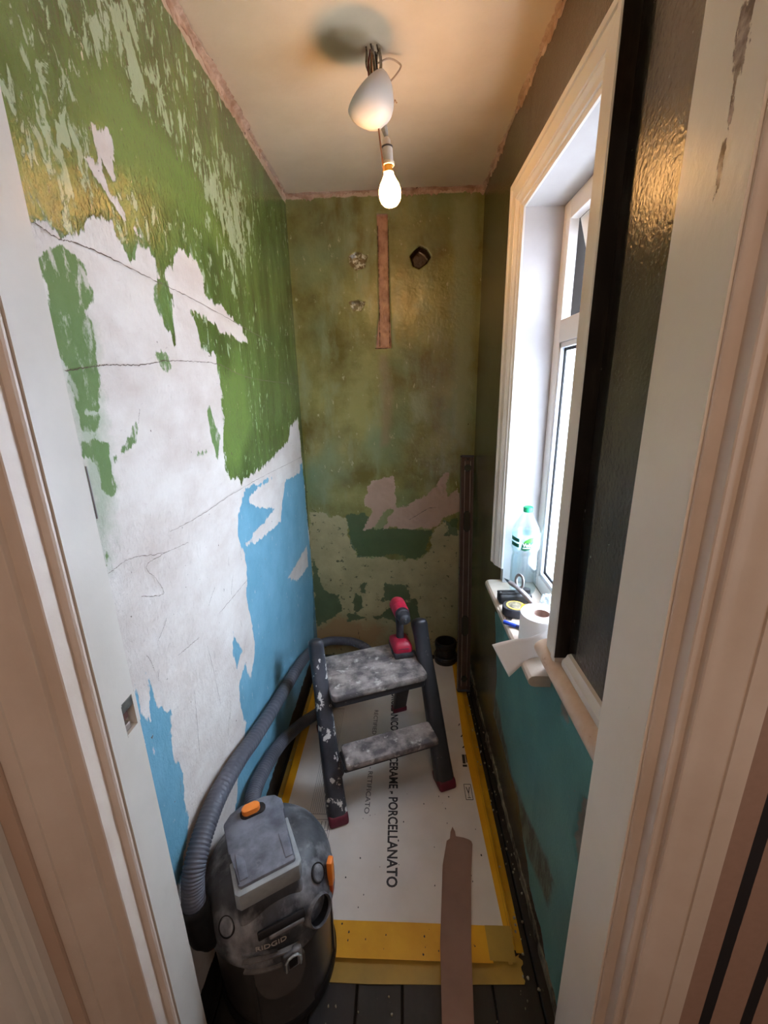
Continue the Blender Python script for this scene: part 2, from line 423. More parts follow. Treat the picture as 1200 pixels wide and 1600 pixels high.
def layer(g, col, attr_name, c, amp=0.02, nscale=30, stretch=(1, 1, 1), soft=0.0015, det=8, off=(0, 0, 0), rot=(0, 0, 0)):
    """lay colour c where the signed distance field is negative, with a ragged, flaked edge"""
    n = g.noise(nscale, det, 0.65, stretch, rot, off=off)
    v = g.math('MULTIPLY_ADD', n, amp, g.math('SUBTRACT', g.attr(attr_name), amp * 0.5))
    f = g.ramp(v, soft, -soft)
    return g.mix(f, col, c), f

g = NT('left_wall_scraped_paint')
ROT = (R(14), 0, 0)
green = g.mix(g.ramp(g.noise(5, 4, 0.6, (1, 2.2, 0.8)), 0.35, 0.65), sc(70, 90, 42), sc(98, 122, 62))
smooth_f = g.ramp(g.math('MULTIPLY_ADD', g.noise(9), 0.08, g.math('SUBTRACT', g.attr('smooth'), 0.04)), 0.03, -0.03)
green = g.mix(smooth_f, green, sc(106, 130, 66))
# pale sage undercoat showing as upright flakes
fl = g.noise(23, 9, 0.66, (1, 1.9, 0.8), ROT, dist=0.5)
dens = g.ramp(g.noise(3.2, 3, 0.5, off=(1, 5, 2)), 0.3, 0.7, 0.0, 0.11)
sg = g.ramp(g.math('MULTIPLY_ADD', g.noise(20, 6, 0.6), 0.16, g.attr('sage')), 0.16, 0.02, 0.0, 0.13)
th = g.math('SUBTRACT', g.math('ADD', g.math('ADD', fl, dens), sg), g.math('MULTIPLY', smooth_f, 0.14))
# fewer flakes near the back corner and low down
th = g.math('SUBTRACT', th, g.ramp(g.attr('farness'), 1.15, 1.75, 0.0, 0.085))
flake_f = g.math('MULTIPLY', g.ramp(th, 0.605, 0.63), 0.9)
col = g.mix(flake_f, green, g.mix(g.noise(12), sc(150, 170, 126), sc(172, 184, 158)))
chip = g.ramp(g.noise(42, 6, 0.7, (1, 1.6, 0.6), ROT, off=(4, 4, 4)), 0.665, 0.68)
col = g.mix(chip, col, sc(196, 186, 160))
blue_c = g.mix(g.ramp(g.noise(7, 5), 0.3, 0.7), sc(92, 146, 168), sc(114, 166, 188))
plaster = g.mix(g.ramp(g.noise(5, 8, 0.65, (1, 0.7, 1.2)), 0.38, 0.66), sc(217, 211, 204), sc(196, 184, 175))
plaster = g.mix(g.ramp(g.noise(38, 8, 0.7, (1, 0.5, 2.0)), 0.62, 0.8), plaster, sc(186, 172, 168))
col, f_w = layer(g, col, 'white', plaster, 0.075, 20, (1, 1.7, 0.6), rot=ROT, off=(0, 3, 0), det=10)
col, f_b = layer(g, col, 'blue', blue_c, 0.060, 24, (1, 1.2, 0.5), off=(2, 0, 0), det=10)
col = g.mix(g.math('MULTIPLY', f_b, g.ramp(g.noise(30, 8, 0.7, (1, 1.6, 0.5), off=(6, 2, 2)), 0.64, 0.67)), col, sc(196, 196, 200))
faint_f = g.math('MULTIPLY', g.ramp(g.math('MULTIPLY_ADD', g.noise(14, 8, 0.7), 0.16, g.attr('faint')), 0.10, 0.05), 0.55)
col = g.mix(faint_f, col, sc(122, 150, 112))
before = col
col, f_g = layer(g, col, 'green', g.mix(g.noise(18, 6), sc(80, 112, 54), sc(110, 134, 78)), 0.06, 22, (1, 1.3, 0.7), off=(7, 0, 1), det=10)
col = g.mix(g.ramp(g.noise(26, 8, 0.7, (1, 1.6, 0.7), off=(2, 2, 2)), 0.54, 0.62, 0.0, 0.75), col, before)
specks = g.ramp(g.noise(75, 3, 0.5, (1, 1, 1), off=(5, 1, 1)), 0.735, 0.75)
col = g.mix(specks, col, sc(98, 88, 78))
col, f_t = layer(g, col, 'topedge', sc(196, 172, 150), 0.03, 30)
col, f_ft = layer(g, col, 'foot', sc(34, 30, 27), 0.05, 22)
rg = g.ramp(f_w, 0, 1, 0.11, 0.60)
g.set(color=col, rough=rg, spec=g.ramp(f_w, 0, 1, 1.0, 0.4))
h = g.math('MULTIPLY_ADD', f_w, -0.4, g.math('MULTIPLY', flake_f, -0.25))
h = g.math('ADD', h, g.math('MULTIPLY', f_b, -0.1))
b1 = g.bump(h, 0.8, 0.0015)
b2 = g.bump(g.noise(105, 5, 0.6, (1, 1, 0.7)), 0.85, 0.0024, b1)
b3 = g.bump(g.noise(9, 4, 0.5), 0.35, 0.012, b2)
g.set(normal=b3)
M_left = g.m

LP = LEFT_PAINT
def left_disp(U, V):
    d = 0.004 * (vnoise(U, V, 3, 1) - 0.5) + 0.0015 * (vnoise(U, V, 14, 2) - 0.5)
    d -= 0.0012 * (sdf(U, V, LP['white']) < 0)
    return d
us = np.linspace(0.545, YB + 0.01, 240)
vs = np.linspace(0, ZC, 300)
wl = wall_grid('wall_left', us, vs, lambda u, v, d: np.stack([XL + d, u, v], 1), M_left, {
    'white': lambda U, V: sdf(U, V, LP['white']),
    'green': lambda U, V: sdf(U, V, LP['green']),
    'faint': lambda U, V: sdf(U, V, LP['faint']),
    'blue': lambda U, V: np.maximum(sdf(U, V, LP['blue']), -sdf(U, V, LP['blue_not'])),
    'sage': lambda U, V: sdf(U, V, LP['sage']),
    'smooth': lambda U, V: sdf(U, V, LP['smooth']),
    'topedge': lambda U, V: (ZC - 0.035) - V + 0.0 * U,
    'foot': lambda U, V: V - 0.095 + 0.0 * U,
    'farness': lambda U, V: U + 0.0 * V,
}, left_disp)

# hairline cracks and scraper lines as thin ribbons lying in the wall face
def wall_line(name, pts, w, m, seed):
    rnd = random.Random(seed)
    P = spline([(0, p[0], p[1]) for p in pts], max(24, 14 * len(pts)))
    bm = bmesh.new()
    rows = []
    for i, p in enumerate(P):
        q = P[min(i + 1, len(P) - 1)] - P[max(i - 1, 0)]
        nrm = Vector((0, -q.z, q.y)).normalized()
        ww = w * rnd.uniform(0.35, 1.2) * (0.3 if i in (0, len(P) - 1) else 1)
        jit = nrm * rnd.uniform(-0.0012, 0.0012)
        a, b = p + nrm * ww / 2 + jit, p - nrm * ww / 2 + jit
        vv = []
        for r_ in (a, b):
            d_ = 0.004 * float(vnoise(np.array([r_.y]), np.array([r_.z]), 3, 1)[0] - 0.5) + 0.0015 * float(vnoise(np.array([r_.y]), np.array([r_.z]), 14, 2)[0] - 0.5) - 0.0012
            vv.append(bm.verts.new((XL + d_ + 0.0022, r_.y, r_.z)))
        rows.append(vv)
    for A, B in zip(rows, rows[1:]):
        bm.faces.new((A[0], A[1], B[1], B[0]))
    o = fin(bm, name, m, wl, smooth=False)
    return o
M_crack = mat('dark_crack', sc(92, 78, 66), rough=0.9)
M_scr = mat('scraper_line', sc(150, 138, 128), sc(110, 98, 88), rough=0.9, scale=40)
for i, P in enumerate(LP['cracks']):
    wall_line('crack', P, 0.0017, M_crack, i)
for i, P in enumerate(LP['scratch']):
    wall_line('scraper_mark', P, 0.0014, M_scr, 20 + i)
rnd = random.Random(77)
for i in range(16):          # short gouges low on the bare plaster
    y, z = rnd.uniform(0.66, 1.25), rnd.uniform(0.55, 1.05)
    a = rnd.uniform(0.5, 1.9)
    l = rnd.uniform(0.015, 0.06)
    wall_line('scraper_mark', [(y, z), (y + math.cos(a) * l * 0.5 + rnd.uniform(-.004, .004), z + math.sin(a) * l * 0.5), (y + math.cos(a) * l, z + math.sin(a) * l)], 0.0014, M_scr, 40 + i)

# ---------------------------------------------------------------- back wall
g = NT('back_wall_scraped_paint')
olive = g.mix(g.ramp(g.noise(4.5, 7, 0.62), 0.36, 0.64), sc(100, 92, 38), sc(142, 140, 84))
olive = g.mix(g.ramp(g.noise(9, 6, 0.6, (1, 1, 0.35), off=(3, 2, 1)), 0.5, 0.72), olive, sc(140, 146, 104))
olive = g.mix(g.ramp(g.noise(2.6, 3, 0.5, off=(8, 1, 4)), 0.5, 0.75), olive, sc(112, 130, 92))
chip = g.ramp(g.noise(34, 7, 0.7, (1, 1, 0.5), off=(2, 9, 4)), 0.62, 0.66)
col = g.mix(chip, olive, sc(168, 164, 120))
khaki = g.mix(g.ramp(g.noise(8, 6), 0.35, 0.65), sc(166, 154, 112), sc(142, 134, 94))
khaki = g.mix(g.ramp(g.noise(26, 7, 0.7), 0.60, 0.64), khaki, sc(72, 76, 44))
col, f_k = layer(g, col, 'khaki', khaki, 0.11, 14, det=12)
col, f_r = layer(g, col, 'rust', sc(150, 120, 78), 0.16, 12, soft=0.03)
col, f_p = layer(g, col, 'pale', sc(140, 146, 104), 0.09, 18, soft=0.02)
col, f_d = layer(g, col, 'dark', g.mix(g.noise(15), sc(66, 82, 50), sc(88, 102, 66)), 0.115, 15, det=12)
pinkc = g.mix(g.noise(10), sc(178, 150, 128), sc(158, 130, 108))
col, f_pk = layer(g, col, 'pink', pinkc, 0.095, 15, det=12)
f_c2 = g.math('MULTIPLY', g.ramp(g.math('MULTIPLY_ADD', g.noise(14), 0.05, g.attr('chase2')), 0.03, 0.0), 0.6)
col = g.mix(f_c2, col, sc(140, 122, 92))
chase = g.mix(g.ramp(g.noise(30, 6, 0.7, (1, 1, 0.6)), 0.45, 0.75), sc(176, 128, 98), sc(110, 72, 52))
col, f_ch = layer(g, col, 'chase', chase, 0.006, 40)
rough_c = g.mix(g.ramp(g.noise(60, 4), 0.5, 0.6), sc(110, 98, 62), sc(204, 196, 162))
col, f_ro = layer(g, col, 'rough', rough_c, 0.03, 30)
col, f_h = layer(g, col, 'hole', sc(58, 42, 30), 0.006, 60)
f_ln = g.ramp(g.math('ADD', g.attr('lines'), g.math('MULTIPLY', g.math('SUBTRACT', g.noise(60, 4), 0.5), 0.006)), 0.0025, 0.0008)
col = g.mix(f_ln, col, sc(60, 44, 30))
specks = g.ramp(g.noise(60, 2, 0.5, off=(1, 6, 3)), 0.75, 0.765)
col = g.mix(specks, col, sc(48, 40, 28))
col, f_t = layer(g, col, 'topedge', sc(196, 172, 150), 0.025, 30)
g.set(color=col, rough=g.ramp(g.math('ADD', f_k, f_pk), 0, 1, 0.19, 0.65), spec=0.6)
b1 = g.bump(g.noise(75, 6, 0.6), 0.6, 0.0025)
b2 = g.bump(g.noise(10, 5, 0.5), 0.5, 0.012, b1)
g.set(normal=b2)
M_back = g.m
BP = BACK_PAINT
def back_disp(U, V):
    d = 0.005 * (vnoise(U, V, 4, 3) - 0.5) + 0.0015 * (vnoise(U, V, 18, 4) - 0.5)
    nz = vnoise(U, V, 60, 5)
    d -= 0.010 * np.clip(-sdf(U, V, BP['chase']) / 0.004 + 0.5, 0, 1) * (0.7 + 0.5 * nz)
    d -= 0.045 * np.clip(-sdf(U, V, BP['hole']) / 0.008, 0, 1)
    d -= 0.010 * np.clip(-sdf(U, V, BP['rough']) / 0.01, 0, 1) * nz * 1.5
    d -= 0.003 * np.clip(-sdf(U, V, BP['pink']) / 0.006 + 0.5, 0, 1) * nz
    return d
us = np.linspace(XL - 0.02, 0.42, 200)
vs = np.linspace(0, ZC, 480)
wall_grid('wall_back', us, vs, lambda u, v, d: np.stack([u, YB - d, v], 1), M_back, dict(
    [(k, (lambda kk: (lambda U, V: sdf(U, V, BP[kk])))(k)) for k in ('chase', 'chase2', 'hole', 'rough', 'pale', 'pink', 'dark', 'khaki', 'rust')]
    + [('lines', lambda U, V: ldist(U, V, BP['lines'])), ('topedge', lambda U, V: (ZC - 0.02) - V + 0.0 * U)]), back_disp)

# ---------------------------------------------------------------- right wall with the window opening
OY0, OY1, OZ0, OZ1 = 0.955, 1.453, 0.80, 2.005
g = NT('right_wall_dark_and_teal_paint')
dark = g.mix(g.ramp(g.noise(5, 5), 0.35, 0.65), sc(76, 70, 60), sc(88, 81, 68))
col = dark
teal = g.mix(g.ramp(g.noise(4, 6), 0.35, 0.65), sc(74, 126, 120), sc(92, 144, 134))
col, f_te = layer(g, col, 'teal', teal, 0.05, 10)
scrp = g.mix(g.ramp(g.noise(24, 8, 0.7, (1, 1, 0.4)), 0.45, 0.6), sc(52, 46, 30), sc(96, 112, 92))
col, f_sc = layer(g, col, 'scrape', scrp, 0.07, 14, soft=0.01)
f_far = g.ramp(g.math('MULTIPLY_ADD', g.noise(20, 8, 0.7, (1, 1, 0.3)), 0.5, g.attr('far')), 0.30, 0.26)
col = g.mix(g.math('MULTIPLY', f_far, 0.8), col, g.mix(g.ramp(g.noise(30, 7, 0.7, (1, 1, 0.3)), 0.4, 0.65), sc(60, 52, 30), sc(96, 96, 56)))
col, f_st = layer(g, col, 'strip', g.mix(g.ramp(g.noise(40, 6, 0.7, (1, 1, 0.15)), 0.5, 0.7), sc(26, 23, 20), sc(58, 50, 42)), 0.008, 40, (1, 1, 0.3))
col, f_pl = layer(g, col, 'plaster', g.mix(g.noise(22, 8, 0.7), sc(90, 88, 80), sc(150, 145, 130)), 0.015, 40)
specks = g.ramp(g.noise(55, 4, 0.6, off=(1, 6, 3)), 0.71, 0.73)
col = g.mix(specks, col, sc(120, 122, 110))
g.set(color=col, rough=g.ramp(f_te, 0, 1, 0.21, 0.5), spec=0.7)
b1 = g.bump(g.noise(120, 5, 0.55), 0.75, 0.0016)
b2 = g.bump(g.noise(8, 4, 0.5), 0.3, 0.01, b1)
g.set(normal=b2)
RP = RIGHT_PAINT
def right_disp(U, V):
    d = 0.004 * (vnoise(U, V, 4, 7) - 0.5)
    d -= 0.012 * np.clip(-sdf(U, V, RP['plaster']) / 0.006 + 0.3, 0, 1) * (0.4 + vnoise(U, V, 50, 8))
    edge = np.minimum(np.minimum(np.abs(U - OY0), np.abs(U - OY1)), np.minimum(np.abs(V - OZ0), np.abs(V - OZ1)))
    return d * np.clip(edge / 0.03, 0, 1)
us = np.concatenate([np.linspace(0.50, OY0, 60), np.linspace(OY0, OY1, 40)[1:], np.linspace(OY1, YB + 0.03, 80)[1:]])
vs = np.concatenate([np.linspace(0, OZ0, 110), np.linspace(OZ0, OZ1, 70)[1:], np.linspace(OZ1, ZC, 40)[1:]])
wall_grid('wall_right', us, vs, lambda u, v, d: np.stack([XR - d, u, v], 1), g.m, {
    'teal': lambda U, V: np.maximum(sdf(U, V, RP['teal']), V - 0.87),
    'scrape': lambda U, V: sdf(U, V, RP['scrape']),
    'plaster': lambda U, V: sdf(U, V, RP['plaster']),
    'strip': lambda U, V: np.maximum(np.abs(U - 0.824) - 0.021, 0.89 - V),
    'far': lambda U, V: (1.60 - U) * 1.0 + 0.0 * V,
}, right_disp, (OY0, OY1, OZ0, OZ1))

# ---------------------------------------------------------------- ceiling with its broken plaster edge
g = NT('ceiling_emulsion')
col = g.mix(g.ramp(g.noise(3, 5), 0.35, 0.65), sc(220, 198, 168), sc(208, 185, 154))
col, f_e = layer(g, col, 'edge', g.mix(g.noise(20), sc(206, 182, 160), sc(170, 138, 112)), 0.03, 24, soft=0.003)
g.set(color=col, rough=0.7, normal=g.bump(g.noise(14, 5), 0.25, 0.006))
us = np.linspace(XL - 0.02, 0.40, 100)
vs = np.linspace(0.40, YB + 0.01, 180)
wall_grid('ceiling', us, vs, lambda u, v, d: np.stack([u, v, ZC - d], 1), g.m, {
    'edge': lambda U, V: np.minimum(np.minimum(U - (XL + 0.012), (XR - 0.006) - U), (YB - 0.008) - V),
}, lambda U, V: 0.006 * (vnoise(U, V, 3, 9) - 0.5) - 0.03 * np.clip(1 - np.hypot(U + 0.061, V - 1.364) / 0.028, 0, 0.5))

M_rag = mat('broken_plaster', sc(196, 168, 146), sc(152, 118, 94), rough=0.8, scale=26, bump=0.7, bscale=60, bdist=0.004, c3=sc(84, 56, 38), scale3=40, lo3=0.64, hi3=0.68)
def ragged(name, pts, nrm_in, nrm_dn, w0, seed):
    """crumbling strip of plaster left in the corner between wall and ceiling"""
    rnd = random.Random(seed)
    bm = bmesh.new()
    n = 150
    a, b = Vector(pts[0]), Vector(pts[1])
    ni, nd = Vector(nrm_in), Vector(nrm_dn)
    rows = []
    w = w0
    for i in range(n):
        p = a.lerp(b, i / (n - 1))
        w = max(w0 * 0.3, min(w0 * 1.8, w + rnd.uniform(-1, 1) * w0 * 0.55))
        d = w * rnd.uniform(0.7, 1.3)
        q = [p + nd * d * 1.6, p + nd * d * 1.5 + ni * 0.004, p + nd * d * 0.5 + ni * (w * 0.35), p + ni * w + nd * 0.003, p + ni * w * 1.05]
        rows.append([bm.verts.new(v) for v in q])
    for A, B in zip(rows, rows[1:]):
        for j in range(4):
            bm.faces.new((A[j], B[j], B[j + 1], A[j + 1]))
    return struct(fin(bm, name, M_rag, smooth=False))
ragged('trim_1', ((XL - 0.001, 0.5, ZC), (XL - 0.001, YB, ZC)), (1, 0, 0), (0, 0, -1), 0.011, 3)
ragged('trim_2', ((XL, YB + 0.001, ZC), (XR, YB + 0.001, ZC)), (0, -1, 0), (0, 0, -1), 0.009, 4)
ragged('trim_3', ((XR + 0.001, 0.5, ZC), (XR + 0.001, YB, ZC)), (-1, 0, 0), (0, 0, -1), 0.008, 5)

# ---------------------------------------------------------------- floor: dark stained boards
g = NT('dark_sub_floor')
g.set(color=sc(24, 22, 20), rough=0.8)
bm = bmesh.new()
box(bm, (-0.95, -1.25, -0.06), (0.95, YB + 0.05, -0.022))
fl = struct(fin(bm, 'floor', g.m, smooth=False))
M_board = mat('dark_stained_board', sc(36, 31, 27), sc(22, 20, 19), rough=0.5, scale=5, stretch=(4, 1, 1), bump=0.35, bscale=30, c3=sc(150, 146, 128), scale3=34, lo3=0.70, hi3=0.72)
rnd = random.Random(11)
x = -0.95
k = 0
while x < 0.94:
    w = 0.118
    for (ya, yb) in ((-1.25, 0.42 + 0.05 * (k % 2)), (0.42 + 0.05 * (k % 2), YB + 0.03)):
        bm = bmesh.new()
        dz = rnd.uniform(-0.0025, 0.0)
        box(bm, (x, ya + 0.002, -0.022), (x + w - 0.004, yb - 0.002, -0.004 + dz), 0.002, 1)
        fin(bm, 'floorboard', M_board, fl, smooth=False)
    x += w
    k += 1

# flakes of old paint lying in the gap between floor and wall
bm = bmesh.new()
rnd = random.Random(5)
for i in range(170):
    side = rnd.random()
    if side < 0.6:
        p = Vector((rnd.uniform(0.31, 0.371), rnd.uniform(0.45, 2.1), 0.0))
    elif side < 0.8:
        p = Vector((rnd.uniform(-0.49, -0.455), rnd.uniform(0.9, 2.1), 0.0))
    else:
        p = Vector((rnd.uniform(-0.2, 0.33), rnd.uniform(0.45, 0.7), 0.0))
    r = rnd.uniform(0.0012, 0.0038)
    a0 = rnd.uniform(0, 6.28)
    pts = [p + Vector((math.cos(a0 + t) * r * rnd.uniform(0.6, 1.3), math.sin(a0 + t) * r * rnd.uniform(0.6, 1.3), 0)) for t in (0, 1.3, 2.5, 3.8, 5.1)]
    A = [bm.verts.new(q + Vector((0, 0, -0.0045))) for q in pts]
    B = [bm.verts.new(q + Vector((0, 0, -0.001 + rnd.uniform(0, 0.003)))) for q in pts]
    bm.faces.new(A[::-1]); bm.faces.new(B)
    for j in range(5):
        bm.faces.new((A[j], A[(j + 1) % 5], B[(j + 1) % 5], B[j]))
o = fin(bm, 'paint_flakes', mat('old_paint_flake', sc(176, 172, 154), sc(120, 116, 100), rough=0.6, scale=30), smooth=False)
tag(o, 'pale paint flakes scattered on the dark floor along the walls', 'debris')
o['kind'] = 'stuff'

# thin rough batten scrap of plaster along the foot of the right wall
bm = bmesh.new()
rnd = random.Random(8)
prev = None
for i in range(90):
    y = 0.5 + i * 1.62 / 89
    w = 0.004 + 0.005 * rnd.random()
    hgt = 0.012 + 0.014 * rnd.random() * (1 if i % 7 else 2)
    row = [bm.verts.new((XR + 0.004, y, -0.004)), bm.verts.new((XR - w, y, -0.004)), bm.verts.new((XR - w * 0.6, y, hgt)), bm.verts.new((XR + 0.004, y, hgt))]
    if prev:
        for j in range(3):
            bm.faces.new((prev[j], row[j], row[j + 1], prev[j + 1]))
    prev = row
struct(fin(bm, 'baseboard_right', mat('ragged_plaster_foot', sc(150, 140, 118), sc(44, 38, 30), rough=0.8, scale=20, bump=0.5), smooth=False))

# ---------------------------------------------------------------- door wall, lining and hall-side casing
M_hall = mat('hall_beige_wall', sc(196, 172, 152), sc(188, 162, 142), rough=0.7, scale=4)
M_case = mat('hall_casing_paint', sc(218, 204, 190), sc(206, 190, 174), rough=0.4, scale=5, bump=0.15, bscale=80)
# nibs of wall either side of the opening, seen from inside
bm = bmesh.new()
box(bm, (XL - 0.1, 0.47, 0), (-0.447, 0.548, 2.4))
struct(fin(bm, 'wall_front_left', M_hall, smooth=False))
bm = bmesh.new()
box(bm, (0.328, 0.45, 0), (0.50, 0.548, 2.4))
struct(fin(bm, 'wall_front_right', M_hall, smooth=False))
bm = bmesh.new()
box(bm, (-0.447, 0.47, 2.03), (0.328, 0.548, 2.4))
struct(fin(bm, 'wall_front_top', M_hall, smooth=False))

ZT = 2.0
door = bpy.data.objects.new('door_1', None)
COL.objects.link(door)
door.location = (0, 0, 0)
struct(door)
# left lining: face at x=-0.425 with a shallow step, and the latch recess cut through it
def lin_left(z0, z1, notch):
    bm = bmesh.new()
    if notch:
        prism(bm, [(-0.452, 0.481), (-0.4235, 0.481), (-0.4235, 0.5135), (-0.452, 0.5135)], 'z', z0, z1)
        prism(bm, [(-0.452, 0.5135), (-0.440, 0.5135), (-0.440, 0.5435), (-0.452, 0.5435)], 'z', z0, z1)
        prism(bm, [(-0.452, 0.5435), (-0.4265, 0.5435), (-0.4265, 0.5515), (-0.452, 0.5515)], 'z', z0, z1)
    else:
        prism(bm, [(-0.452, 0.481), (-0.4235, 0.481), (-0.4235, 0.515), (-0.4265, 0.5175), (-0.4265, 0.5495), (-0.4285, 0.5515), (-0.452, 0.5515)], 'z', z0, z1)
    return bm
fin(lin_left(0, 0.992, False), 'door_lining', M_white, door, angle=20)
fin(lin_left(0.992, 1.048, True), 'door_lining', M_white, door, angle=20)
fin(lin_left(1.048, ZT, False), 'door_lining', M_white, door, angle=20)
bm = bmesh.new()
box(bm, (-0.441, 0.514, 1.030), (-0.4265, 0.5432, 1.0475), 0.001, 1)
fin(bm, 'latch_keep', mat('dark_old_metal', sc(52, 50, 46), sc(120, 118, 110), rough=0.45, scale=40, metal=0.6), door)
bm = bmesh.new()
box(bm, (-0.441, 0.516, 1.012), (-0.432, 0.536, 1.026), 0.001, 1)
fin(bm, 'latch_wood', mat('brown_split_wood', sc(96, 56, 42), sc(60, 36, 28), rough=0.7, scale=40), door)
bm = bmesh.new()
box(bm, (-0.441, 0.5155, 0.994), (-0.430, 0.534, 1.006), 0.001, 1)
fin(bm, 'latch_bracket', mat('dull_grey_metal', sc(150, 138, 130), rough=0.5, metal=0.3), door)
bm = bmesh.new()
sweep(bm, [Vector((-0.4255, 0.5515, 1.334)), Vector((-0.4255, 0.5515, 1.408))], circ(0.0014, 8))
fin(bm, 'metal_pin', M_metal, door)
# right lining
bm = bmesh.new()
prism(bm, [(0.333, 0.440), (0.3015, 0.440), (0.3015, 0.510), (0.303, 0.512), (0.303, 0.540), (0.3055, 0.5425), (0.3055, 0.5515), (0.333, 0.5515)], 'z', 0, ZT)
g = NT('right_lining_chipped_paint')
col = g.mix(g.ramp(g.noise(3, 5), 0.35, 0.65), sc(238, 228, 212), sc(230, 219, 202))
g.tc  # object coordinates: chips where paint has come away around the old hinge seats
def chipmask(y, z, hy, hz, seed):
    sp = g.n('ShaderNodeSeparateXYZ')
    g.t.links.new(g.tc.outputs['Object'], sp.inputs[0])
    a = g.math('ABSOLUTE', g.math('SUBTRACT', sp.outputs['Y'], y))
    b = g.math('ABSOLUTE', g.math('SUBTRACT', sp.outputs['Z'], z))
    d = g.math('MAXIMUM', g.math('SUBTRACT', a, hy), g.math('MULTIPLY', g.math('SUBTRACT', b, hz), 0.5))
    n = g.noise(34, 7, 0.7, (1, 1, 0.35), off=(seed, 2, 1))
    return g.ramp(g.math('MULTIPLY_ADD', n, 0.060, d), 0.0285, 0.0275)
m1 = chipmask(0.480, 1.735, 0.007, 0.07, 1)
m2 = chipmask(0.480, 1.07, 0.002, 0.035, 5)
mm = g.math('MAXIMUM', m1, m2)
col = g.mix(mm, col, g.mix(g.ramp(g.noise(50, 5), 0.4, 0.6), sc(186, 168, 156), sc(104, 84, 74)))
fk = g.ramp(g.noise(30, 6, 0.6, (1, 1, 0.5), off=(4, 0, 0)), 0.73, 0.74)
col = g.mix(fk, col, sc(120, 104, 92))
bb = g.bump(g.math('MULTIPLY', mm, -1.0), 0.7, 0.002)
g.set(color=col, rough=0.33, normal=g.bump(g.noise(70, 5, 0.6, (1, 1, 0.6)), 0.25, 0.002, bb))
fin(bm, 'door_lining', g.m, door, angle=20)
bm = bmesh.new()
prism(bm, [(-0.4265, 0.481), (-0.4265, 0.5515), (0.303, 0.5515), (0.303, 0.481)], 'z', ZT, ZT + 0.03)
fin(bm, 'door_head', M_white, door, angle=20)
# moulded casing, left and right of the opening (profiles in plan)
cl = [(-0.4300, 0.4830), (-0.4300, 0.4800), (-0.4262, 0.4795), (-0.4266, 0.4760), (-0.4285, 0.4735), (-0.432, 0.4722), (-0.437, 0.4717), (-0.437, 0.447), (-0.4385, 0.4455), (-0.457, 0.4455),
      (-0.457, 0.4398), (-0.4580, 0.4378), (-0.460, 0.4370), (-0.463, 0.4372), (-0.466, 0.4365), (-0.474, 0.4365), (-0.485, 0.434), (-0.498, 0.4275), (-0.5045, 0.4255), (-0.505, 0.4225), (-0.523, 0.4195), (-0.526, 0.4205), (-0.527, 0.480)]
bm = bmesh.new()
prism(bm, cl, 'z', 0, ZT + 0.1)
fin(bm, 'casing', M_case, door, angle=28)
cr = [(0.3075, 0.4420), (0.3075, 0.4395), (0.3045, 0.4392), (0.3050, 0.4370), (0.3075, 0.4350), (0.313, 0.4338), (0.318, 0.4335), (0.318, 0.417), (0.3195, 0.4155), (0.3300, 0.4155),
      (0.3300, 0.4085), (0.3312, 0.4068), (0.334, 0.4060), (0.338, 0.4065), (0.346, 0.4065), (0.354, 0.403), (0.366, 0.3995), (0.372, 0.399), (0.3725, 0.3965), (0.384, 0.3955), (0.389, 0.3935), (0.394, 0.394), (0.398, 0.398), (0.399, 0.4395)]
bm = bmesh.new()
prism(bm, cr, 'z', 0, ZT + 0.1)
fin(bm, 'casing', M_case, door, angle=28)

# hall: walls, striped paper to the right, second casing close on the left
bm = bmesh.new()
prism(bm, [(-0.5495, 0.4155), (-0.5495, 0.4040), (-0.5520, 0.4015), (-0.5535, 0.3960), (-0.5585, 0.3935), (-0.5600, 0.3860), (-0.5660, 0.3830), (-0.5670, 0.3770), (-0.5730, 0.3700), (-0.5850, 0.3670), (-0.6000, 0.3600), (-0.6000, 0.4155)], 'z', 0, 2.35)
struct(fin(bm, 'trim_4', M_white))
bm = bmesh.new()
box(bm, (-0.72, 0.27, 0), (-0.598, 0.345, 2.35), 0.006, 3)
struct(fin(bm, 'trim_5', M_case))
g = NT('hall_striped_wallpaper')
sp = g.n('ShaderNodeSeparateXYZ')
g.t.links.new(g.tc.outputs['Object'], sp.inputs[0])
ph = g.math('FRACT', g.math('DIVIDE', g.math('SUBTRACT', sp.outputs['X'], 0.4385), 0.0590))
wob = g.math('MULTIPLY', g.math('SUBTRACT', g.noise(40, 3), 0.5), 0.03)
stripe = g.ramp(g.math('ADD', ph, wob), 0.285, 0.275)
g.set(color=g.mix(stripe, g.mix(g.noise(90, 2), sc(168, 138, 122), sc(154, 126, 110)), sc(30, 28, 32)), rough=0.7)
bm = bmesh.new()
box(bm, (0.399, 0.410, 0), (0.95, 0.47, 2.4))
struct(fin(bm, 'wall_hall_right_front', g.m, smooth=False))
bm = bmesh.new()
box(bm, (-0.95, 0.416, 0), (-0.527, 0.47, 2.4))
struct(fin(bm, 'wall_hall_left_front', M_hall, smooth=False))
for nm, lo, hi in (('wall_hall_left', (-0.98, -1.28, 0), (-0.92, 0.44, 2.4)), ('wall_hall_right', (0.92, -1.28, 0), (0.98, 0.44, 2.4)),
                   ('wall_hall_back', (-0.98, -1.28, 0), (0.98, -1.22, 2.4)), ('ceiling_hall', (-0.98, -1.28, 2.38), (0.98, 0.56, 2.44))):
    bm = bmesh.new()
    box(bm, lo, hi)
    struct(fin(bm, nm, M_hall, smooth=False))
# ---------------------------------------------------------------- window
win = bpy.data.objects.new('window_1', None)
COL.objects.link(win)
win.location = (0.49, 1.204, OZ0)
struct(win)
def W(bm, name, m, angle=30, smooth=None):
    bmesh.ops.transform(bm, matrix=Matrix.Translation(-Vector((0.49, 1.204, OZ0))), verts=bm.verts)
    return fin(bm, name, m, win, smooth, angle)
